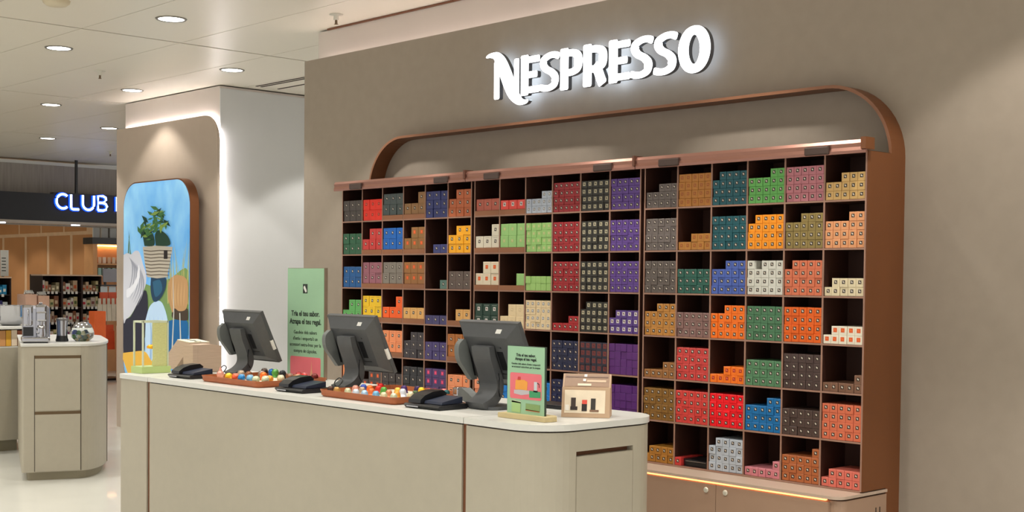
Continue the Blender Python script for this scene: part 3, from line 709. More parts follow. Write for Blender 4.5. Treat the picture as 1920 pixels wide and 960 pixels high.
# ------------------------------------------------------------------ trays with capsules
def tray(x0, x1, y0, y1, rot, label):
    root = thing('capsule_tray', label, 'tray', ((x0+x1)/2, (y0+y1)/2, CT), 'brown sample trays')
    P = rrect(x0, x1, y0, y1, 0.025, 5); Pb = [( (x-(x0+x1)/2)*0.965+(x0+x1)/2, (y-(y0+y1)/2)*0.955+(y0+y1)/2) for x, y in P]
    Pi = [((x-(x0+x1)/2)*0.985+(x0+x1)/2, (y-(y0+y1)/2)*0.98+(y0+y1)/2) for x, y in P]
    n = len(P); m = MB(); z0, z1 = CT+0.0008, CT+0.030
    vs = [(x,y,z0) for x,y in Pb]+[(x,y,z1) for x,y in P]+[(x,y,z1) for x,y in Pi]+[(x,y,z0+0.006) for x,y in Pi]
    m.add(vs, [tuple(range(n))[::-1]]+[tuple(range(3*n,4*n))])
    for a in range(3): m.add(vs, [(a*n+i, a*n+(i+1)%n, (a+1)*n+(i+1)%n, (a+1)*n+i) for i in range(n)])
    m.build('tray_body', TRAYM, root)
    Pc = [((x-(x0+x1)/2)*0.95+(x0+x1)/2, (y-(y0+y1)/2)*0.94+(y0+y1)/2) for x, y in P]
    MB().prism(Pc, z0+0.0065, z0+0.010).build('lining', CREAM, root)
tray(0.982, 1.50, -1.54, -1.15, 0, 'brown leather tray of domed sweets-like capsules by the left monitor')
tray(1.985, 2.505, -1.548, -1.14, 0, 'brown leather tray of coffee capsules between middle and right monitors')
COLS = {'pink':(226,160,144),'yellow':(248,196,40),'red orange':(240,96,58),'white and blue':(40,130,196),'light blue':(120,180,220),'cream':(206,208,170),'pale cream':(206,214,182),'amber':(232,154,60),'ivory':(220,208,170),'brown':(122,72,40),'bronze':(190,116,62),'crimson':(160,30,34),'red':(200,34,30),'maroon':(110,34,30),'tan':(176,150,124),'copper brown':(130,82,52),'taupe':(140,120,106),'orange':(236,112,36),'green':(90,160,70),'black':(36,38,42),'dark brown':(70,44,34),'blue':(20,104,184),
 'gold':(186,140,76),'royal blue':(66,90,186),'white':(206,218,232),'burnt orange':(220,110,56),'scarlet':(214,44,34),'pale blue':(166,200,230),'salmon':(206,130,92),'golden yellow':(244,186,72),'purple':(76,48,110),'striped white':(214,222,236),'dark purple':(58,38,84),'beige':(216,206,172),'dark green':(64,84,48),'teal blue':(24,98,140),'rust red':(160,66,36),'rose':(214,110,104),'dark teal':(24,84,88)}
T1 = [(1.044,-1.463,'pink'),(1.200,-1.510,'yellow'),(1.262,-1.511,'red orange'),(1.316,-1.512,'white and blue'),(1.374,-1.502,'light blue'),(1.440,-1.512,'cream'),(1.468,-1.480,'pale cream'),(1.445,-1.442,'amber'),(1.465,-1.395,'ivory'),(1.409,-1.309,'brown'),(1.467,-1.304,'bronze'),(1.326,-1.203,'crimson'),(1.406,-1.226,'red'),(1.462,-1.205,'maroon'),(1.098,-1.382,'tan'),(1.152,-1.372,'copper brown'),(1.190,-1.325,'taupe'),(1.240,-1.345,'orange'),(1.112,-1.197,'green'),(1.194,-1.208,'black'),(1.025,-1.204,'dark brown'),(1.070,-1.190,'blue')]
T2 = [(2.022,-1.507,'dark brown'),(2.076,-1.514,'gold'),(2.145,-1.507,'cream'),(2.049,-1.397,'pink'),(2.025,-1.337,'royal blue'),(2.206,-1.51,'white'),(2.141,-1.430,'tan'),(2.082,-1.345,'orange'),(2.214,-1.435,'burnt orange'),(2.022,-1.242,'red'),(2.130,-1.335,'scarlet'),(2.275,-1.517,'pale blue'),(2.330,-1.500,'light blue'),(2.395,-1.510,'ivory'),(2.190,-1.353,'green'),(2.325,-1.430,'salmon'),(2.25,-1.325,'golden yellow'),(2.458,-1.508,'pale cream'),(2.385,-1.435,'amber'),(2.180,-1.236,'purple'),(2.310,-1.345,'striped white'),(2.234,-1.206,'dark purple'),(2.446,-1.412,'beige'),(2.405,-1.354,'dark green'),(2.300,-1.237,'yellow'),(2.466,-1.330,'teal blue'),(2.360,-1.242,'rust red'),(2.412,-1.205,'rose'),(2.462,-1.235,'dark teal')]
zc0 = CT+0.0112
def rowword(y, lo, hi):
    f = (y-lo)/(hi-lo); return 'near the front edge' if f < 0.3 else ('near the middle' if f < 0.65 else 'towards the back')
for k, (x, y, c) in enumerate(T1):
    col = COLS[c]; root = thing('sample_capsule', '%s domed capsule in the left sample tray, %s' % (c, rowword(y, -1.54, -1.18)), 'capsule', (x, y, zc0), 'capsules in the left tray')
    m = MB().lathe([(0.017,0),(0.0185,0.003),(0.0165,0.004),(0.0150,0.016),(0.0178,0.018),(0.0182,0.024),(0.0160,0.032),(0.010,0.0385),(0.0,0.041)], n=16)
    m.build('cup', mat('capsule_'+c.replace(' ', '_'), col, 0.3, metal=0.35, var=0.05), root, world=False)
    if c == 'pink': MB().lathe([(0.009,0.038),(0.006,0.048),(0.0,0.062)], n=10).build('peak', MATS['capsule_pink'], root, world=False)
    elif k % 2 == 0 or c in ('white and blue', 'brown'):
        hl = tuple(min(255, int(v*0.5+125)) for v in col); mm = MB()
        for j in range(3):
            pts = [(0.017*math.sin(a)*0.98, -0.008+j*0.008, 0.0248+0.0163*math.cos(a)) for a in [(-1.2+2.4*i/8) for i in range(9)]]
            mm.tube(pts, 0.0011, 5)
        mm.build('stripes', mat('stripe_'+c.replace(' ', '_'), hl, 0.4, var=0.04), root, world=False)
for k, (x, y, c) in enumerate(T2):
    col = COLS[c]; root = thing('coffee_capsule', '%s coffee capsule standing in the middle sample tray, %s' % (c, rowword(y, -1.54, -1.18)), 'capsule', (x, y, zc0), 'capsules in the middle tray')
    m = MB().lathe([(0.0185,0),(0.0185,0.0015),(0.0150,0.002),(0.0140,0.012),(0.0118,0.0225),(0.0085,0.027),(0.006,0.0285),(0.0,0.0290)], n=16)
    MX = Matrix.Scale(1.12, 4); m.xf(MX)
    m.build('cup', mat('capsule_'+c.replace(' ', '_'), col, 0.3, metal=0.35, var=0.05), root, world=False)

# ------------------------------------------------------------------ card terminals
def terminal(x, y, rz, label, cable=True, sc=1.0):
    root = thing('card_terminal_dock', label, 'card terminal', (x, y, CT), 'card terminal docks', rz)
    m = MB().slabx([(-0.07,0.001),(0.07,0.001),(0.085,0.012),(0.08,0.020),(-0.075,0.018),(-0.082,0.012)], -0.10, 0.10); m.build('dock', BLK, root, world=False)
    m = MB().slabx([(-0.066,0.0205),(0.06,0.0212),(0.075,0.052),(0.055,0.066),(0.0,0.062),(-0.04,0.050),(-0.064,0.034)], -0.090, -0.020); m.build('terminal', BLK, root, world=False)
    m = MB().slabx([(-0.05,0.0205),(0.06,0.0215),(0.06,0.046),(-0.045,0.030)], -0.015, 0.085); m.build('pad', mat('navy_pad', (34,42,62), 0.4, var=0.06), root, world=False)
    MB().box(-0.082, -0.015, -0.0825, -0.080, 0.006, 0.011).build('silver_strip', CHROME, root, world=False)
    if cable:
        P = catmull([(0.10,0.03,0.012),(0.15,0.06,0.02),(0.19,0.07,0.055),(0.15,0.08,0.065),(0.12,0.08,0.035),(0.17,0.10,0.008)], 5)
        MB().tube([tuple(p) for p in P], 0.0025, 6).build('cable', BLK, root, world=False)
terminal(0.765, -1.455, 0.05, 'black card terminal dock at the far left of the counter')
terminal(1.76, -1.47, 0.05, 'black card terminal dock between the two brown trays')
terminal(2.685, -1.475, 0.05, 'black card terminal dock right of the second tray', False)
# handheld scanner near right monitor
sc_ = thing('barcode_scanner', 'grey handheld scanner lying beside the right monitor stand', 'scanner', (2.60, -1.30, CT))
MB().slab([(2.56,1.03),(2.60,1.012),(2.64,1.002),(2.675,1.002),(2.675,1.02),(2.64,1.042),(2.60,1.062),(2.565,1.055)], -1.27, -1.225).build('body', CHAR2, sc_)
MB().rbox(2.545, 2.58, -1.275, -1.22, 1.028, 1.062, 0.006).build('nose', CHROME, sc_)
P = catmull([(2.67,-1.24,1.012),(2.668,-1.20,1.006),(2.67,-1.17,1.05),(2.672,-1.18,1.12),(2.67,-1.21,1.14),(2.672,-1.24,1.10),(2.673,-1.22,1.03)], 5)
MB().tube([tuple(p) for p in P], 0.003, 6).build('cable', BLK, sc_)
kp = thing('flat_black_pad', 'flat black pad on the counter behind the small green sign', 'pad', (2.98, -1.08, CT))
MB().rbox(2.86, 3.13, -1.14, -1.02, CT+0.001, CT+0.016, 0.004).build('pad_body', BLK, kp)

# ------------------------------------------------------------------ tall green sign
ts = thing('tall_green_sign', 'tall sage green text sign standing behind the left sample tray', 'sign', (1.13, -1.03, CT))
MB().box(0.968, 1.290, -1.03, -1.012, CT+0.001, 1.552).build('board', mat('brown_board_edge', (128,112,94), 0.6, var=0.05), ts)
MB().box(0.968, 1.286, -1.032, -1.0302, CT+0.003, 1.550).build('printed_face', SIGNG, ts)
fy = -1.0325
MB().box(1.105, 1.145, fy, fy+0.0004, 1.425, 1.472).build('emblem', TXT, ts)
m = MB(); m.slab([(1.112,1.458),(1.122,1.464),(1.138,1.440),(1.138,1.432),(1.128,1.430),(1.112,1.450)], fy-0.0006, fy-0.0002); m.build('emblem_mark', WHITE, ts)
text_mesh('Tria el teu sabor.', 0.037, TXT, 'headline', ts, faceM(1.127, fy, 1.312) @ Matrix.Scale(0.96, 4, (1,0,0)), offset=0.0009)
text_mesh('Atrapa el teu regal.', 0.037, TXT, 'headline', ts, faceM(1.127, fy, 1.272) @ Matrix.Scale(0.96, 4, (1,0,0)), offset=0.0009)
for k, tline in enumerate(('Gaudeix dels sabors', "d'estiu i emporta't un", 'accessori extra-fresc per la', 'compra de càpsules.')):
    text_mesh(tline, 0.025, TXT, 'body_text', ts, faceM(1.127, fy, 1.222-k*0.031))
MB().slab(rrect(0.995, 1.262, 1.012, 1.108, 0.012, 4), fy-0.0002, fy+0.0003).build('pink_picture', PINKP, ts)
MB().slab([(1.17,1.012),(1.195,1.012),(1.186,1.05),(1.184,1.09),(1.181,1.05)], fy-0.0008, fy-0.0003).build('picture_vase', mat('print_vase', (226,170,130), 0.5, var=0.05), ts)

# ------------------------------------------------------------------ small green sign on wooden base
ss = thing('small_green_sign', 'small green picture sign on pale wooden base near counter end', 'sign', (3.2, -1.48, CT))
MB().prism([(3.085,-1.515),(3.33,-1.515),(3.335,-1.46),(3.30,-1.43),(3.085,-1.43)], CT+0.001, CT+0.018).build('wooden_base', OAK, ss)
MB().box(3.103, 3.300, -1.486, -1.478, CT+0.018, 1.264).build('board', mat('dark_sign_edge', (50,64,54), 0.5, var=0.04), ss)
MB().box(3.105, 3.298, -1.4875, -1.4862, CT+0.018, 1.262).build('printed_face', SIGNG, ss)
fy = -1.488
text_mesh('Tria el teu sabor.', 0.0145, TXT, 'headline', ss, faceM(3.202, fy, 1.226), offset=0.0004)
text_mesh('Atrapa el teu regal.', 0.0145, TXT, 'headline', ss, faceM(3.202, fy, 1.212), offset=0.0004)
text_mesh("Gaudeix dels sabors d'estiu i emporta't", 0.0095, TXT, 'body_text', ss, faceM(3.202, fy, 1.196))
text_mesh('un accessori extra-fresc per la compra', 0.0095, TXT, 'body_text', ss, faceM(3.202, fy, 1.185))
MB().slab(rrect(3.120, 3.284, 1.072, 1.166, 0.008, 4), fy-0.0002, fy+0.0003).build('pink_picture', PINKP, ss)
def flat(name, pts, rgb, dy=0.0008, par=ss):
    MB().slab(pts, fy-dy, fy-dy+0.0003).build(name, mat('print_'+name, rgb, 0.5, var=0.05), par)
flat('orange_basket', [(3.148,1.105),(3.210,1.105),(3.213,1.135),(3.195,1.142),(3.150,1.140)], (236,160,66))
flat('basket_fruit', [(3.160,1.140),(3.176,1.140),(3.176,1.152),(3.162,1.152)], (200,60,60))
flat('steel_frother', [(3.246,1.106),(3.262,1.106),(3.262,1.138),(3.246,1.138)], (200,204,210))
flat('frother_base', [(3.243,1.101),(3.265,1.101),(3.265,1.107),(3.243,1.107)], (40,40,46))
flat('frother_handle', [(3.263,1.136),(3.273,1.132),(3.275,1.118),(3.272,1.118),(3.270,1.130),(3.263,1.132)], (60,40,44))
flat('grey_box', [(3.142,1.090),(3.180,1.086),(3.222,1.092),(3.222,1.104),(3.180,1.106),(3.142,1.103)], (190,186,190))
flat('green_box', [(3.222,1.080),(3.280,1.082),(3.280,1.104),(3.222,1.105)], (62,150,100))
flat('green_pot', [(3.130,1.024),(3.176,1.022),(3.178,1.060),(3.130,1.064)], (160,196,130))
flat('pot_rim', [(3.128,1.058),(3.178,1.056),(3.178,1.063),(3.128,1.066)], (206,220,180))
flat('green_tray', [(3.204,1.034),(3.276,1.032),(3.278,1.056),(3.204,1.058)], (130,160,100))
flat('tray_edge', [(3.204,1.032),(3.276,1.030),(3.276,1.034),(3.204,1.037)], (214,130,80))

# ------------------------------------------------------------------ photo stand box at the counter end
ph = thing('photo_display_box', 'beige slanted display box with a photo of coffee machines on the counter end', 'display', (3.27, -1.24, CT), None, 0.66)
ph.scale = (0.87, 0.95, 0.92)
PB = mat('beige_card_display', (190,160,130), 0.5, var=0.04)
PC = mat('photo_cream', (232,214,188), 0.4, var=0.05, scale=30)
MB().slabx([(-0.05,0.001),(0.06,0.001),(0.035,0.168),(0.022,0.170),(-0.012,0.118),(-0.022,0.118)], -0.102, 0.102).build('box_body', PB, ph, world=False)
def sl(name, x0, x1, z0, z1, rgb, d=0.0):
    # panel on the lower slanted front: front plane from (-0.05,0) to (-0.022,0.118)
    f = lambda z: -0.05+0.028*z/0.118-0.0012-d
    MB().add([(x0,f(z0),z0),(x1,f(z0),z0),(x1,f(z1),z1),(x0,f(z1),z1),(x0,f(z0)+0.0008,z0),(x1,f(z0)+0.0008,z0),(x1,f(z1)+0.0008,z1),(x0,f(z1)+0.0008,z1)],
             [(0,1,2,3),(4,7,6,5),(0,4,5,1),(1,5,6,2),(2,6,7,3),(3,7,4,0)]).build(name, mat('photo_'+name, rgb, 0.4, var=0.06, scale=20), ph, world=False)
sl('photo', -0.090, 0.082, 0.018, 0.108, (236,220,194))
sl('dark_machine', -0.062, -0.042, 0.030, 0.078, (66,54,50), 0.0012); sl('machine_base', -0.064, -0.034, 0.030, 0.044, (52,42,40), 0.0022)
sl('black_maker', -0.016, 0.006, 0.026, 0.056, (44,36,36), 0.0012); sl('red_lid', -0.015, 0.006, 0.054, 0.070, (226,84,70), 0.0022)
sl('tall_maker', 0.022, 0.042, 0.032, 0.076, (56,50,46), 0.0012); sl('table_shadow', 0.018, 0.056, 0.024, 0.032, (130,100,80), 0.0022)
sl('white_cup', -0.086, -0.070, 0.028, 0.050, (244,238,226), 0.0012)
def su(name, x0, x1, t0, t1, rgb, d=0.0):
    f = lambda t: (-0.012+0.034*t-0.0014-d, 0.118+0.052*t+0.0006)
    a, b_ = f(t0), f(t1)
    MB().add([(x0,)+a,(x1,)+a,(x1,)+b_,(x0,)+b_,(x0,a[0]+0.0008,a[1]),(x1,a[0]+0.0008,a[1]),(x1,b_[0]+0.0008,b_[1]),(x0,b_[0]+0.0008,b_[1])],
             [(0,1,2,3),(4,7,6,5),(0,4,5,1),(1,5,6,2),(2,6,7,3),(3,7,4,0)]).build(name, mat('photo_'+name, rgb, 0.4, var=0.06, scale=20), ph, world=False)
su('shelf_scene', -0.095, 0.095, 0.05, 0.95, (150,118,92))
su('pale_shelf', 0.0, 0.082, 0.40, 0.55, (206,180,150), 0.0012); su('dark_shelf', -0.09, 0.09, 0.72, 0.80, (110,80,62), 0.0012)
for nm_, xa, t0 in (('white_emblem', -0.012, 0.78), ('white_emblem', -0.016, 0.45)):
    su(nm_, xa, xa+0.012, t0, t0+0.18, (244,240,228), 0.0022)
su('white_goods', -0.038, 0.020, 0.12, 0.28, (226,212,186), 0.0022)

# ------------------------------------------------------------------ lime display frame, kraft stands at the left end
ld = thing('lime_display_stand', 'pale green display stand with thin frame at the counter\'s left end', 'display', (0.335, -1.40, CT))
LG = mat('lime_acrylic', (184,206,132), 0.4, var=0.04); LG2 = mat('lime_mesh_panel', (204,204,140), 0.5, var=0.10, scale=60, stretch=(1,1,6))
FR = mat('pale_frame', (206,214,186), 0.4, var=0.03)
LX0, LX1, LYa, LYb, LZ = 0.285, 0.380, -1.525, -1.385, 1.272
MB().box(LX0-0.012, LX1+0.012, LYa-0.012, LYb+0.012, CT+0.001, CT+0.035).build('tray_base', LG, ld)
b4 = 0.004
for (x, y) in ((LX0, LYa), (LX1, LYa), (LX0, LYb), (LX1, LYb)):
    MB().box(x-b4, x+b4, y-b4, y+b4, CT+0.035, LZ).build('frame_post', FR, ld)
m = MB(); m.box(LX0, LX1, LYa-b4, LYa+b4, LZ-0.01, LZ); m.box(LX0, LX1, LYb-b4, LYb+b4, LZ-0.01, LZ); m.box(LX0-b4, LX0+b4, LYa, LYb, LZ-0.01, LZ); m.box(LX1-b4, LX1+b4, LYa, LYb, LZ-0.01, LZ); m.build('top_frame', FR, ld)
MB().box(LX1-b4+0.002, LX1+b4-0.002, LYa+0.055, LYb-0.006, CT+0.036, LZ-0.01).build('mesh_panel', LG2, ld)
br = thing('yellow_bracelet_capsule', 'shiny yellow capsule hanging in the pale green display stand', 'capsule', (0.335, -1.45, 1.135))
MB().lathe([(0.004,0.012),(0.02,0.010),(0.028,0.0),(0.026,-0.008),(0.0,-0.012)], 0.335, -1.45, 1.135, 18).build('dome', mat('capsule_golden', (246,176,20), 0.25, metal=0.4, var=0.05), br)
MB().tube([(0.335,-1.45,1.147),(0.337,-1.45,1.20),(0.335,-1.45,1.268)], 0.0015, 5).build('cord', FR, br)
wb = tag(MB().rbox(0.31, 0.35, -1.44, -1.405, CT+0.0355, CT+0.068, 0.005).build('gift_box', mat('pale_green_card', (196,206,150), 0.5, var=0.05)), 'tiny pale green box inside the pale green display stand', 'box')
k1 = thing('leaning_kraft_block', 'kraft cardboard wedge with printed letters leaning left of the other block', 'display', (0.22, -1.18, CT))
KP = [(0.10,1.001),(0.19,1.001),(0.352,1.13),(0.348,1.150),(0.215,1.160),(0.085,1.06)]
MB().slab(KP, -1.24, -1.12).build('block_body', KRAFT, k1)
MB().slab([(0.217,1.1603),(0.347,1.1505),(0.347,1.154),(0.217,1.164)], -1.24, -1.12).build('top_label', mat('cream_label', (226,222,196), 0.6, var=0.03), k1)
text_mesh('P I X I E'.replace('P I X I E', 'A B C'), 0.05, TXT, 'letters', k1, Matrix.Translation((0.285,-1.20,1.1595)) @ Matrix.Rotation(0.066, 4, 'Y'))
k2 = thing('upright_kraft_block', 'upright kraft cardboard box between leaning block and left monitor', 'display', (0.44, -1.2, CT))
MB().slab([(0.39,1.001),(0.49,1.001),(0.49,1.146),(0.39,1.142)], -1.30, -1.2705).build('front_flap', KRAFT, k2)
MB().slabx([(-1.27,1.001),(-1.13,1.001),(-1.13,1.14),(-1.19,1.148),(-1.27,1.146)], 0.40, 0.49).build('block_body', KRAFT, k2)

# ------------------------------------------------------------------ island A
ia = thing('display_island', 'greige rounded island cabinet holding the silver coffee machine', 'cabinet', (-3.3, -0.4, 0))
IR = Matrix.Translation((-2.753, -0.868, 0)) @ Matrix.Rotation(math.radians(-21.5), 4, 'Z')
def isl(d=0.0):
    P = [(-1.70+d, d)]
    P += [(-0.02-d+0.02*math.cos(a), 0.02+d+0.02*math.sin(a)) for a in [-PI/2+k*PI/8 for k in range(5)]]
    P += [(-0.75+(0.75-d)*math.cos(a), 0.39+(0.27-d)*math.sin(a)) for a in [k*PI/32 for k in range(17)]]
    P += [(-1.43+(0.27-d)*math.cos(a), 0.66-0.27+(0.27-d)*math.sin(a)) for a in [PI/2+k*PI/24 for k in range(13)]]
    return [tuple((IR @ Vector((x, y, 0)))[:2]) for x, y in P]
IT = 1.0
MB().prism(isl(), IT-0.016, IT).build('island_top', CTOP, ia)
MB().prism(isl(0.006), 0.062, IT-0.0165).build('body_panel', COUNT, ia)
MB().prism(isl(0.045), 0, 0.062).build('plinth', mat('island_plinth', (150,142,120), 0.6, var=0.03), ia)
for z0, z1 in ((0.515, 0.895), (0.068, 0.485)):
    d = MB().box(-0.008, -0.003, 0.098, 0.412, z0, z1).xf(IR).build('drawer', COUNT, ia)
    MB().box(-0.008, -0.0045, 0.096, 0.414, z1, z1+0.022).xf(IR).build('grip_slot', mat('olive_brown_slot', (92,72,44), 0.6, var=0.05), d)
for y in (0.094, 0.416): MB().box(-0.008, -0.0048, y-0.002, y+0.002, 0.068, 0.918).xf(IR).build('joint', DARKG, ia)
a = 1.18; MB().box(-0.003, 0.003, -0.003, 0.003, 0.064, IT-0.017).xf(IR @ Matrix.Translation((-0.75+0.7445*math.cos(a), 0.39+0.2645*math.sin(a), 0))).build('joint', DARKG, ia)

# coffee machine, local frame: front faces +x
def coffee_machine():
    r = thing('coffee_machine', 'silver coffee machine with milk jug on the rounded island', 'coffee machine', (-3.0, -0.655, IT), None, math.radians(-21.5))
    MB().rbox(-0.16, 0.06, -0.09, 0.10, 0.012, 0.275, 0.02).build('body', mat('brushed_steel', (178,180,190), 0.3, metal=0.85, var=0.04), r, world=False)
    MB().box(-0.13, 0.04, 0.1002, 0.103, 0.04, 0.255).build('side_panel', STEELB, r, world=False)
    MB().rbox(-0.10, 0.075, 0.0, 0.085, 0.05, 0.285, 0.02).build('brew_column', CHROME, r, world=False)
    MB().rbox(-0.08, 0.065, -0.088, -0.012, 0.12, 0.280, 0.018).build('steam_column', CHROME, r, world=False)
    MB().rbox(0.0, 0.125, 0.005, 0.08, 0.16, 0.235, 0.014).build('brew_head', CHROME, r, world=False)
    MB().lathe([(0.012,0.0),(0.014,0.03)], 0.10, 0.042, 0.13, 12).build('spout', CHROME, r, world=False)
    MB().tube([(0.06,-0.05,0.25),(0.09,-0.05,0.235),(0.095,-0.05,0.18),(0.092,-0.05,0.13)], 0.006, 8).build('steam_wand', CHROME, r, world=False)
    MB().box(0.0, 0.062, -0.086, -0.014, 0.05, 0.118).build('cavity', BLK, r, world=False)
    MB().rbox(-0.10, 0.15, -0.10, 0.10, 0.008, 0.045, 0.012).build('drip_tray', CHROME, r, world=False)
    MB().box(-0.12, 0.14, -0.085, 0.085, 0.0005, 0.009).build('rubber_feet', BLK, r, world=False)
    MB().lathe([(0.0,0.0),(0.013,0.001),(0.013,0.016),(0.0,0.018)], -0.03, 0.04, 0.284, 12).build('lever_knob', CHROME, r, world=False)
    return r
coffee_machine()
j = thing('milk_jug', 'steel milk jug standing on the coffee machine drip tray', 'jug', (-2.892, -0.654, IT+0.0455))
MB().lathe([(0.034,0),(0.036,0.02),(0.030,0.06),(0.030,0.085),(0.028,0.085),(0.028,0.01),(0.0,0.008)], n=20).build('vessel', CHROME, j, world=False)
MB().tube([(0.02,-0.028,0.075),(0.03,-0.048,0.065),(0.03,-0.046,0.035),(0.02,-0.032,0.025)], 0.004, 6).build('handle', CHROME, j, world=False)
f = thing('milk_frother', 'steel milk frother on black base beside the coffee machine', 'frother', (-3.02, -0.438, IT))
MB().lathe([(0.046,0.0005),(0.048,0.012),(0.042,0.028),(0.040,0.045)], n=24).build('base', BLK, f, world=False)
MB().lathe([(0.040,0.046),(0.040,0.12),(0.042,0.16)], n=24).build('vessel', CHROME, f, world=False)
MB().lathe([(0.042,0.161),(0.043,0.172),(0.036,0.180),(0.0,0.184)], n=24).build('lid', mat('smoked_lid', (120,118,118), 0.15, metal=0.6, var=0.03), f, world=False)
MB().tube([(0.02,0.038,0.15),(0.022,0.066,0.14),(0.022,0.064,0.09),(0.02,0.04,0.075)], 0.005, 6).build('handle', CHROME, f, world=False)
gd = thing('capsule_bowl', 'round silver-topped glass bowl of capsules beside the frother', 'bowl', (-3.0, -0.285, IT))
GL = mat('clear_glass', (235,240,240), 0.03, trans=0.95, ior=1.3)
MB().lathe([(0.05,0.001),(0.082,0.03),(0.088,0.065),(0.078,0.10),(0.075,0.104)], n=24).build('glass_bowl', GL, gd, world=False)
MB().lathe([(0.076,0.1045),(0.066,0.125),(0.045,0.143),(0.0,0.150)], n=24).build('domed_lid', CHROME, gd, world=False)
capc = ['dark green','light blue','ivory','gold','royal blue','cream','teal blue','green']
for k in range(16):
    a = k*2.4; rr = 0.022+0.030*((k*7)%5)/5; z = 0.008+0.024*(k//6)
    cc = capc[k%8]
    o = MB().lathe([(0.0175,0),(0.0175,0.0015),(0.0142,0.002),(0.011,0.020),(0.0,0.024)], n=12).build('capsule', MATS['capsule_'+cc.replace(' ','_')])
    o.location = (-3.0+rr*math.cos(a), -0.285+rr*math.sin(a), IT+z); o.rotation_euler = (random.uniform(-.5,.5), random.uniform(-.5,.5), 0)
    tag(o, '%s capsule inside the glass bowl, %s of its layer, %s layer up' % (cc, ordn[k%6], ordn[k//6]), 'capsule', 'capsules in the glass bowl')

# ------------------------------------------------------------------ island B, farther, cut by the left frame edge
ib = thing('display_counter', 'lower greige counter with glass-fronted box shelf at the left edge', 'cabinet', (-4.9, -0.8, 0))
MB().box(-5.4, -4.42, -2.2, 0.05, 0.10, 0.885).build('body_panel', COUNT, ib)
MB().box(-5.35, -4.50, -2.1, -0.18, 0, 0.10).build('plinth', MATS['island_plinth'], ib)
MB().box(-5.4, -4.42, -2.2, 0.05, 0.886, 0.896).build('lower_shelf', CTOP, ib)
MB().box(-5.4, -4.40, -2.2, 0.07, 1.045, 1.062).build('upper_shelf', CTOP, ib)
for y in (-2.19, -1.2, 0.03): MB().box(-5.38, -4.44, y, y+0.012, 0.897, 1.044).build('upright', WHITE, ib)
MB().box(-5.0, -4.98, -2.17, -0.15, 0.897, 1.044).build('rear_board', LIPM, ib)
bc_ = [(226,206,180),(90,60,50),(240,230,214),(206,150,96),(226,170,60),(232,214,190),(150,80,50),(240,232,220)]
y = -1.18; k = 0
while y < -0.03:
    w = random.uniform(0.035, 0.055)
    o = MB().rbox(-4.62, -4.46, y, y+w-0.004, 0.898, 1.02+random.uniform(0,0.02), 0.002).build('gift_box', mat('gift_%d' % (k%8), bc_[k%8], 0.5, var=0.05))
    tag(o, '%s slim box, %s from the right on the left counter\'s glass shelf' % (('cream','dark brown','white','tan','yellow','beige','chestnut','off white')[k%8], ordn[k]), 'box', 'slim boxes on the left counter shelf')
    y += w; k += 1
pt_ = thing('steel_pot', 'shiny two-handled steel pot on the left counter shelf', 'pot', (-4.75, -0.13, 1.0625))
MB().lathe([(0.07,0.0),(0.10,0.02),(0.125,0.09),(0.128,0.17),(0.134,0.178),(0.124,0.178),(0.120,0.09),(0.09,0.02),(0.0,0.012)], n=28).build('bowl', CHROME, pt_, world=False)
for s_ in (-1, 1):
    MB().tube([(0.02,s_*0.128,0.16),(0.03,s_*0.168,0.15),(0.03,s_*0.160,0.06),(0.02,s_*0.112,0.04)], 0.007, 6).build('handle', CHROME, pt_, world=False)

# ------------------------------------------------------------------ far store: bulkhead, black fascia with CLUB sign
struct(MB().box(-12.6, -12.4, -6, 7.9, 2.25, CZ-0.03).build('wall_bulkhead', mat('ribbed_grey_bulkhead', (158,150,142), 0.7, var=0.12, scale=5, stretch=(1,6,0.4))), 'grey ribbed bulkhead above the far shop front')
struct(MB().box(-12.4, -12.37, -6, 7.9, CZ-0.075, CZ-0.03).build('trim_1', mat('white_ceiling_trim', (215,214,208), 0.6, var=0.02)), 'white trim along the far ceiling edge')
FARW = mat('far_shop_wall', (196,178,156), 0.7, var=0.04, scale=2)
struct(MB().box(-20.1, -20.0, -9, 8, 0, CZ).build('wall_far', FARW), 'plain beige rear wall of the far shop')
fa = thing('shop_fascia', 'long black fascia board with glowing CLUB letters over the far shop', 'sign', (-12.1, 2.5, 2.3))
MB().box(-12.2, -12.0, -4.5, 7.5, 2.30, 2.70).build('fascia_board', mat('black_fascia', (22,24,32), 0.4, var=0.1), fa)
MB().box(-12.35, -11.98, -4.5, 7.5, 2.262, 2.299).build('soffit_strip', mat('grey_soffit', (176,166,156), 0.5, var=0.03), fa)
MB().box(-12.11, -12.07, 3.82, 3.85, 2.70, CZ).build('hanging_rod', BLK, fa)
MB().box(-12.15, -12.03, 3.46, 4.45, 2.70, 2.725).build('mounting_bar', BLK, fa)
for y in (2.70, 3.81, 4.9, 1.6, 0.5):
    MB().lathe([(0.0,0),(0.062,0.0),(0.062,0.014)], -12.06, y, 2.248, 16, smooth=False).build('spot_lamp', mat('fascia_spot', (255,255,255), 0.5, em=6, emc=(235,240,255)), fa)
NEON = mat('blue_white_neon', (220,240,255), 0.5, em=3.2, emc=(205,228,255)); NEOB = mat('blue_neon_edge', (20,60,200), 0.5, em=2.2, emc=(20,80,255))
def neon(pts, nm='letter'):
    P = [(-11.965, y, z) for y, z in pts]
    o = MB().tube(P, 0.017, 8).build(nm, NEON, fa)
    MB().tube([(-11.985, y, z) for _, y, z in P], 0.029, 8).build('letter_halo', NEOB, o)
zb_, zt_ = 2.485, 2.70
cc = (3.575, 2.595)
neon([(cc[0]+0.098*math.cos(a), cc[1]+0.105*math.sin(a)) for a in [math.radians(50+k*260/16) for k in range(17)]], 'letter_c')
neon([(3.70,zt_),(3.70,zb_+0.03),(3.71,zb_+0.008),(3.73,zb_),(3.82,zb_)], 'letter_l')
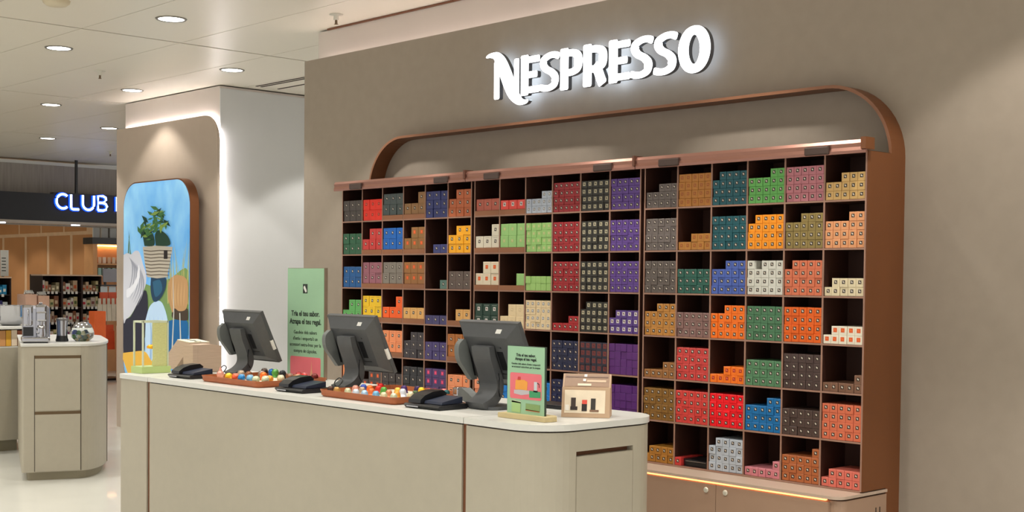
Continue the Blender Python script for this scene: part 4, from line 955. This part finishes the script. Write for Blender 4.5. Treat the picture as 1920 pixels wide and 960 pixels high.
neon([(3.88,zt_),(3.88,2.58)]+[(3.968+0.088*math.cos(a), 2.575+0.09*math.sin(a)) for a in [PI+k*PI/10 for k in range(11)]]+[(4.056,2.58),(4.056,zt_)], 'letter_u')
neon([(4.12,zb_),(4.12,zt_),(4.20,zt_),(4.24,2.68),(4.245,2.645),(4.22,2.61),(4.19,2.60),(4.13,2.60)], 'letter_b')
neon([(4.19,2.60),(4.24,2.585),(4.262,2.545),(4.245,2.50),(4.20,zb_),(4.12,zb_)], 'letter_b')
neon([(4.42,zb_),(4.42,zt_)], 'letter_i')

# brown boarded wall behind the far shop
bw = thing('wall_shop', 'brown boarded wall with pale taped joints in the far shop', 'wall'); del bw['category']; bw['kind'] = 'structure'
MB().box(-19.5, -13.1, 4.66, 4.75, 0, 3.0).build('joint_compound', mat('pale_joint_tape', (222,186,146), 0.8, var=0.06, scale=8), bw)
BRD = mat('brown_board', (190,134,82), 0.75, var=0.05, scale=2)
xs = [-19.4, -18.45, -17.5, -16.87, -15.89, -14.97, -14.07, -13.2]
for k in range(7):
    MB().box(xs[k]+0.05, xs[k+1]-0.05, 4.656, 4.66, 0.05, 2.17).build('board', BRD, bw)
for k in range(7): MB().box(xs[k]-0.25, xs[k+1]-0.31, 4.656, 4.66, 2.23, 2.95).build('board', BRD, bw)
MB().box(-13.24, -13.1, 4.63, 4.66, 0, 3.0).build('corner_bead', MATS['pale_joint_tape'], bw)
sw = thing('wall_slatted', 'pale slatted wall beside the shelf niche in the far shop', 'wall'); del sw['category']; sw['kind'] = 'structure'
MB().box(-13.1, -13.0, 4.66, 7.0, 0, 3.0).build('backing', mat('slat_back', (150,140,130), 0.7, var=0.04), sw)
for k in range(12):
    MB().box(-13.0, -12.97, 4.42+0.1+k*0.14, 4.42+0.1+k*0.14+0.105, 2.10, 2.9).build('slat', WHITE, sw)
ni = thing('lit_wall_shelf', 'lit wooden shelf niche with black hood in the far shop', 'shelf unit', (-12.8, 4.7, 0))
WD = mat('warm_wood', (214,156,100), 0.5, var=0.08, scale=4)
MB().box(-12.93, -12.60, 4.33, 5.2, 2.0, 2.10).build('hood', mat('black_hood', (46,44,42), 0.4, var=0.05), ni)
MB().box(-12.93, -12.90, 4.35, 5.2, 0, 2.0).build('back_board', WD, ni)
MB().box(-12.9, -12.62, 4.35, 4.42, 0, 2.0).build('side_board', WD, ni); MB().box(-12.9, -12.62, 5.13, 5.2, 0, 2.0).build('side_board', WD, ni)
for z in (1.49, 1.68, 1.25, 1.0): MB().box(-12.9, -12.64, 4.425, 5.125, z, z+0.02).build('shelf_board', WD, ni)
MB().box(-12.88, -12.86, 4.45, 5.1, 1.975, 1.985).build('light_strip', mat('niche_led', (255,210,150), 0.5, em=14, emc=(255,200,140)), ni)
for q, (z, cols) in enumerate(((1.701, ((230,196,160),(240,214,190),(224,180,140))), (1.511, ((150,190,180),(210,224,216),(120,160,150))))):
    for k in range(8):
        w = 0.055; y = 4.46+k*0.078
        o = MB().rbox(-12.8, -12.68, y, y+w, z, z+(0.10 if q == 0 else 0.12)+0.02*((k*3)%3), 0.004).build('store_box', mat('niche_box_%d_%d' % (q, k%3), cols[k%3], 0.5, var=0.05))
        tag(o, '%s small box, %s from left on %s shelf of the lit niche' % ('warm cream' if q == 0 else 'mint', ordn[k] if k < 7 else 'eighth', 'upper' if q == 0 else 'lower'), 'box', 'boxes in the lit niche')

# gondola with packets
BR = mat('dark_gondola_frame', (52,36,30), 0.5, var=0.08)
def gondola(x, y0, y1, zt, name, label, bays, cols, grp):
    r = thing(name, label, 'shelf unit', (x-0.2, (y0+y1)/2, 0))
    MB().box(x-0.42, x-0.38, y0, y1, 0, zt).build('back_board', BR, r)
    n = bays
    for k in range(n+1):
        y = y0+(y1-y0)*k/n; MB().box(x-0.38, x, max(y-0.012, y0), min(y+0.012, y1), 0, zt-0.02).build('upright', BR, r)
    MB().box(x-0.42, x+0.01, y0, y1, zt-0.02, zt).build('top_board', mat('gondola_top', (214,186,160), 0.5, var=0.04), r)
    cnt = 0
    for lv, z in enumerate((zt-0.25, zt-0.47, zt-0.69, zt-0.91)):
        MB().box(x-0.38, x-0.01, y0+0.013, y1-0.013, z-0.012, z).build('shelf_board', BR, r)
        for k in range(n):
            ya = y0+(y1-y0)*k/n+0.02; yb = y0+(y1-y0)*(k+1)/n-0.02
            y = ya; q = 0
            while y < yb-0.03:
                w = random.uniform(0.035, 0.075); w = min(w, yb-y); h = random.uniform(0.09, 0.17)
                col = random.choice(cols)
                o = MB().box(x-0.20, x-0.04, y, y+w-0.006, z+0.0005, z+h, 0)
                o.box(x-0.04, x-0.0385, y+w*0.15, y+w*0.7, z+h*0.3, z+h*0.6, 1)
                o = o.build('packet', [mat('pk_%d_%d_%d' % col[0], col[0], 0.5, var=0.08, scale=30), mat('pkl_%d_%d_%d' % col[1], col[1], 0.5, var=0.05)])
                tag(o, '%s packet, %s across in %s bay, %s shelf down, %s' % (col[2], ordn[q], ordn[k], ordn[lv], grp), 'packet', 'packets on the '+grp)
                y += w; q += 1
            t = MB()
            for c_ in range(int((yb-ya)/0.06)): t.box(x-0.009, x-0.006, ya+c_*0.06, ya+c_*0.06+0.036, z-0.03, z+0.008)
            t.build('price_tags', WHITE, r)['kind'] = 'stuff'
    return r
pc = [((190,176,160),(120,60,50),'greige'),((206,196,150),(90,110,60),'straw'),((220,214,204),(200,40,60),'white and red'),((140,90,60),(220,200,170),'brown'),((196,170,140),(200,90,40),'kraft'),((226,222,214),(120,50,90),'white and plum'),((150,140,110),(240,230,200),'olive')]
gondola(-11.6, 3.10, 4.00, 1.52, 'shop_gondola', 'dark brown gondola of packets behind the island in the far shop', 3, pc, 'dark gondola')
pb = [((20,110,180),(200,230,240),'blue'),((30,140,190),(230,230,220),'sky blue'),((40,40,110),(220,220,235),'navy'),((210,220,226),(30,110,170),'white and blue')]
gondola(-11.6, 1.75, 2.66, 1.48, 'blue_goods_gondola', 'shelf of blue packets at the left edge in the far shop', 2, pb, 'blue goods shelf')
# notice stand
ns = thing('paper_notice', 'narrow white notice with printed lines behind the blue packets', 'sign', (-12.0, 2.71, 0))
MB().box(-12.01, -12.0, 2.668, 2.785, 1.49, 1.86).build('sheet', WHITE, ns); MB().box(-12.045, -12.025, 2.70, 2.73, 0, 1.5).build('post', BLK, ns)
tl = MB()
for k in range(5): tl.box(-11.9995, -11.999, 2.685, 2.745, 1.56+k*0.045, 1.572+k*0.045)
tl.build('printed_lines', TXT, ns)['kind'] = 'stuff'
# kraft paper carriers stacked left of gondola
PK = mat('pink_kraft', (222,180,156), 0.6, var=0.05)
for k, (y0, y1, z1) in enumerate(((2.74, 2.90, 1.24), (2.92, 3.08, 1.22))):
    r = thing('display_carton', '%s pinkish carton with white tissue on top, left of the gondola' % ('left hand', 'right hand')[k], 'carton', (-11.4, (y0+y1)/2, 0), 'pinkish cartons')
    MB().rbox(-11.6, -11.3, y0, y1, 0, z1, 0.006).build('carton_body', PK, r)
    tb = MB()
    for q in range(5):
        a = q*1.3; P = [(-11.45+0.05*math.cos(a), y0+0.02+q*0.028, z1+0.001), (-11.42, y0+0.035+q*0.026, z1+0.05), (-11.38, y0+0.055+q*0.022, z1+0.012)]
        tb.tube(P, 0.010, 6)
    tb.build('tissue', WHITE, r)
# bag rack
rk = thing('bag_rack', 'rack hung with orange and pale carrier bags beside the pillar', 'rack', (-11.3, 3.9, 0))
MB().box(-11.32, -11.30, 3.90, 3.93, 0, 1.62).build('rack_post', BLK, rk); MB().box(-11.34, -11.16, 3.78, 4.10, 1.36, 1.38).build('rack_bar', BLK, rk)
MB().box(-11.5, -11.1, 3.75, 4.12, 0, 0.03).build('rack_foot', BLK, rk)
gsn = MB().box(-11.15, -11.13, 3.80, 4.01, 1.42, 1.61).build('grey_sign', mat('grey_card_sign', (140,140,150), 0.4, var=0.04), rk); gsn['label'] = 'grey square sign plate'
RO = mat('orange_bag_paper', (214,82,40), 0.5, var=0.08, scale=12); RP = mat('pale_bag_paper', (206,198,180), 0.5, var=0.06, scale=12); WT = mat('white_header', (206,216,222), 0.5, var=0.04)
def bag(x, y0, y1, z0, z1, mt, label, grp, hd=None):
    r = thing('carrier_bag', label, 'bag', (x, (y0+y1)/2, z0), grp)
    MB().slab([(x-0.02,z0),(x+0.03,z0),(x+0.012,z1),(x-0.012,z1)], y0, y1).build('bag_body', mt, r)
    (MB().box(x-0.004, x+0.004, y0+0.01, y1-0.01, z1+0.001, z1+0.085)).build('bag_header', hd or mt, r)
for k in range(2): bag(-11.22, 3.79+k*0.13, 3.915+k*0.13, 1.0, 1.27, RO, '%s orange bag hanging on the rack beside the pillar' % ('left', 'right')[k], 'orange bags', WT)
for k in range(5): bag(-11.1, 3.70+k*0.068, 3.762+k*0.068, 0.86, 1.10, RP, '%s of the five pale bags hanging below the orange ones' % ('leftmost', 'second', 'middle', 'fourth', 'rightmost')[k], 'pale bags', RP)
bag(-11.1, 3.80, 3.95, 0.45, 0.72, RO, 'low orange bag at the foot of the bag rack', 'orange bags', RO)
cr_ = tag(MB().rbox(-10.9, -10.5, 3.88, 4.6, 0.0, 0.80, 0.01).build('pink_plinth', PK), 'pinkish display plinth beside the pillar and bag rack', 'plinth')
oc = tag(MB().rbox(-10.6, -10.42, 3.33, 3.50, 0.0, 1.02, 0.01).build('orange_display_box', mat('orange_card', (236,104,40), 0.5, var=0.06)), 'tall orange display box behind the glass bowl', 'box')

# ------------------------------------------------------------------ ceiling lamps
SEEN = [(-1.37,-0.42),(-3.0,-0.47),(-2.95,0.99),(-4.665,0.97),(-6.22,0.88),(-7.73,2.235),(-9.37,2.215)]
words = {0:'largest glowing round downlight, left of the sprinkler', 1:'round downlight near the upper left corner', 2:'round downlight just before the pillar side', 3:'round downlight directly above the pillar cove',
         4:'round downlight at left, between near and far rows', 5:'round downlight at far ceiling close to the pillar edge', 6:'round downlight farthest left and lowest in view'}
OTHER = []
NARROW = [(0.2,-0.45),(1.55,-0.45),(2.9,-0.45)]
for row, xs_ in ((-0.45, (4.45,6.05,-4.6,-6.2)), (-1.87, (-6.2,-4.6,-3.0,-1.37,0.23,1.83,3.43,5.03,6.63)), (-3.3, (-4.6,-3.0,-1.37,0.23,1.83,3.43,5.03,6.63)), (-4.75, (-3.0,-1.37,0.23,1.83,3.43,5.03,6.63)), (0.95, (-11,)), (2.22, (-6.15,)), (2.4, (-2.95,-1.35)), (3.8, (-2.95,-1.35)), (3.3, (-13.6,-15.2,-16.8)), (0.8, (-13.6,-15.2,-16.8))):  # last two rows: unseen lamps added only to brighten the far shop
    OTHER += [(x, row) for x in xs_]
ld_ = bpy.data.lights.new('downlight', 'SPOT'); ld_.energy = LAMP; ld_.color = LAMP_COL; ld_.spot_size = math.radians(98); ld_.spot_blend = 0.2; ld_.shadow_soft_size = 0.06
ls_ = ld_.copy(); ls_.energy = LAMP*0.5; ls_.spot_blend = 0.35; ls_.spot_size = math.radians(103)
ln_ = ld_.copy(); ln_.spot_size = math.radians(84)
for k, (x, y) in enumerate(SEEN+OTHER+NARROW):
    if k < len(SEEN): lab = words[k]
    else:
        row = sorted(q[0] for q in SEEN+OTHER+NARROW if abs(q[1]-y) < 0.06)
        rown = {-45: 'just before the shelf wall', -187: 'over the counter', -330: 'over the customer side', -475: 'behind the photographer', 95: 'over the pillar front', 222: 'far behind the pillar', 240: 'in the recess behind the wall', 380: 'deep in the recess', 330: 'added to brighten the far shop', 80: 'added to brighten the far shop front'}[round(y*100)]
        lab = 'round downlight out of view %s, %s from the left' % (rown, ordn[min(range(len(row)), key=lambda n_: abs(row[n_]-x))])
    r = thing('ceiling_downlight', lab, 'lamp', (x, y, CZ), 'recessed ceiling downlights')
    MB().lathe([(0.088,-0.0),(0.086,-0.006),(0.098,-0.008),(0.104,-0.0005)], n=28).build('trim_ring', RINGM, r, world=False)
    MB().lathe([(0.0,-0.004),(0.085,-0.004),(0.087,-0.0005)], n=28, smooth=False).build('diffuser', LAMPE, r, world=False)
    L_ = bpy.data.objects.new('downlight', ln_ if (x, y) in NARROW else (ls_ if (x, y) == (-4.665, 0.97) else ld_)); C.objects.link(L_); L_.location = (x, y, CZ-0.03)
# smoke detector and sprinklers
tag(MB().lathe([(0.0,-0.035),(0.06,-0.033),(0.08,-0.018),(0.085,-0.0005)], -1.37, -1.21, CZ, 24).build('smoke_detector', mat('aged_white', (196,184,158), 0.5, var=0.04)), 'round beige smoke detector at the top left of the ceiling', 'detector')
for (x, y, lb) in ((-0.46,0.27,'sprinkler head above the main wall\'s left end'),(-3.82,0.25,'sprinkler head in the ceiling between downlights at left'),(-10.4,3.55,'tiny sprinkler head far back beside the pillar edge')):
    r = thing('sprinkler_head', lb, 'sprinkler', (x, y, CZ), 'ceiling sprinklers')
    MB().lathe([(0.045,-0.0005),(0.045,-0.004),(0.016,-0.006),(0.018,-0.035),(0.012,-0.036)], n=18).build('housing', mat('white_plastic', (206,202,190), 0.5, var=0.03), r, world=False)
    MB().lathe([(0.008,-0.036),(0.009,-0.06),(0.016,-0.064),(0.0,-0.067)], n=12).build('nozzle', mat('brass', (130,110,90), 0.35, metal=0.8, var=0.05), r, world=False)
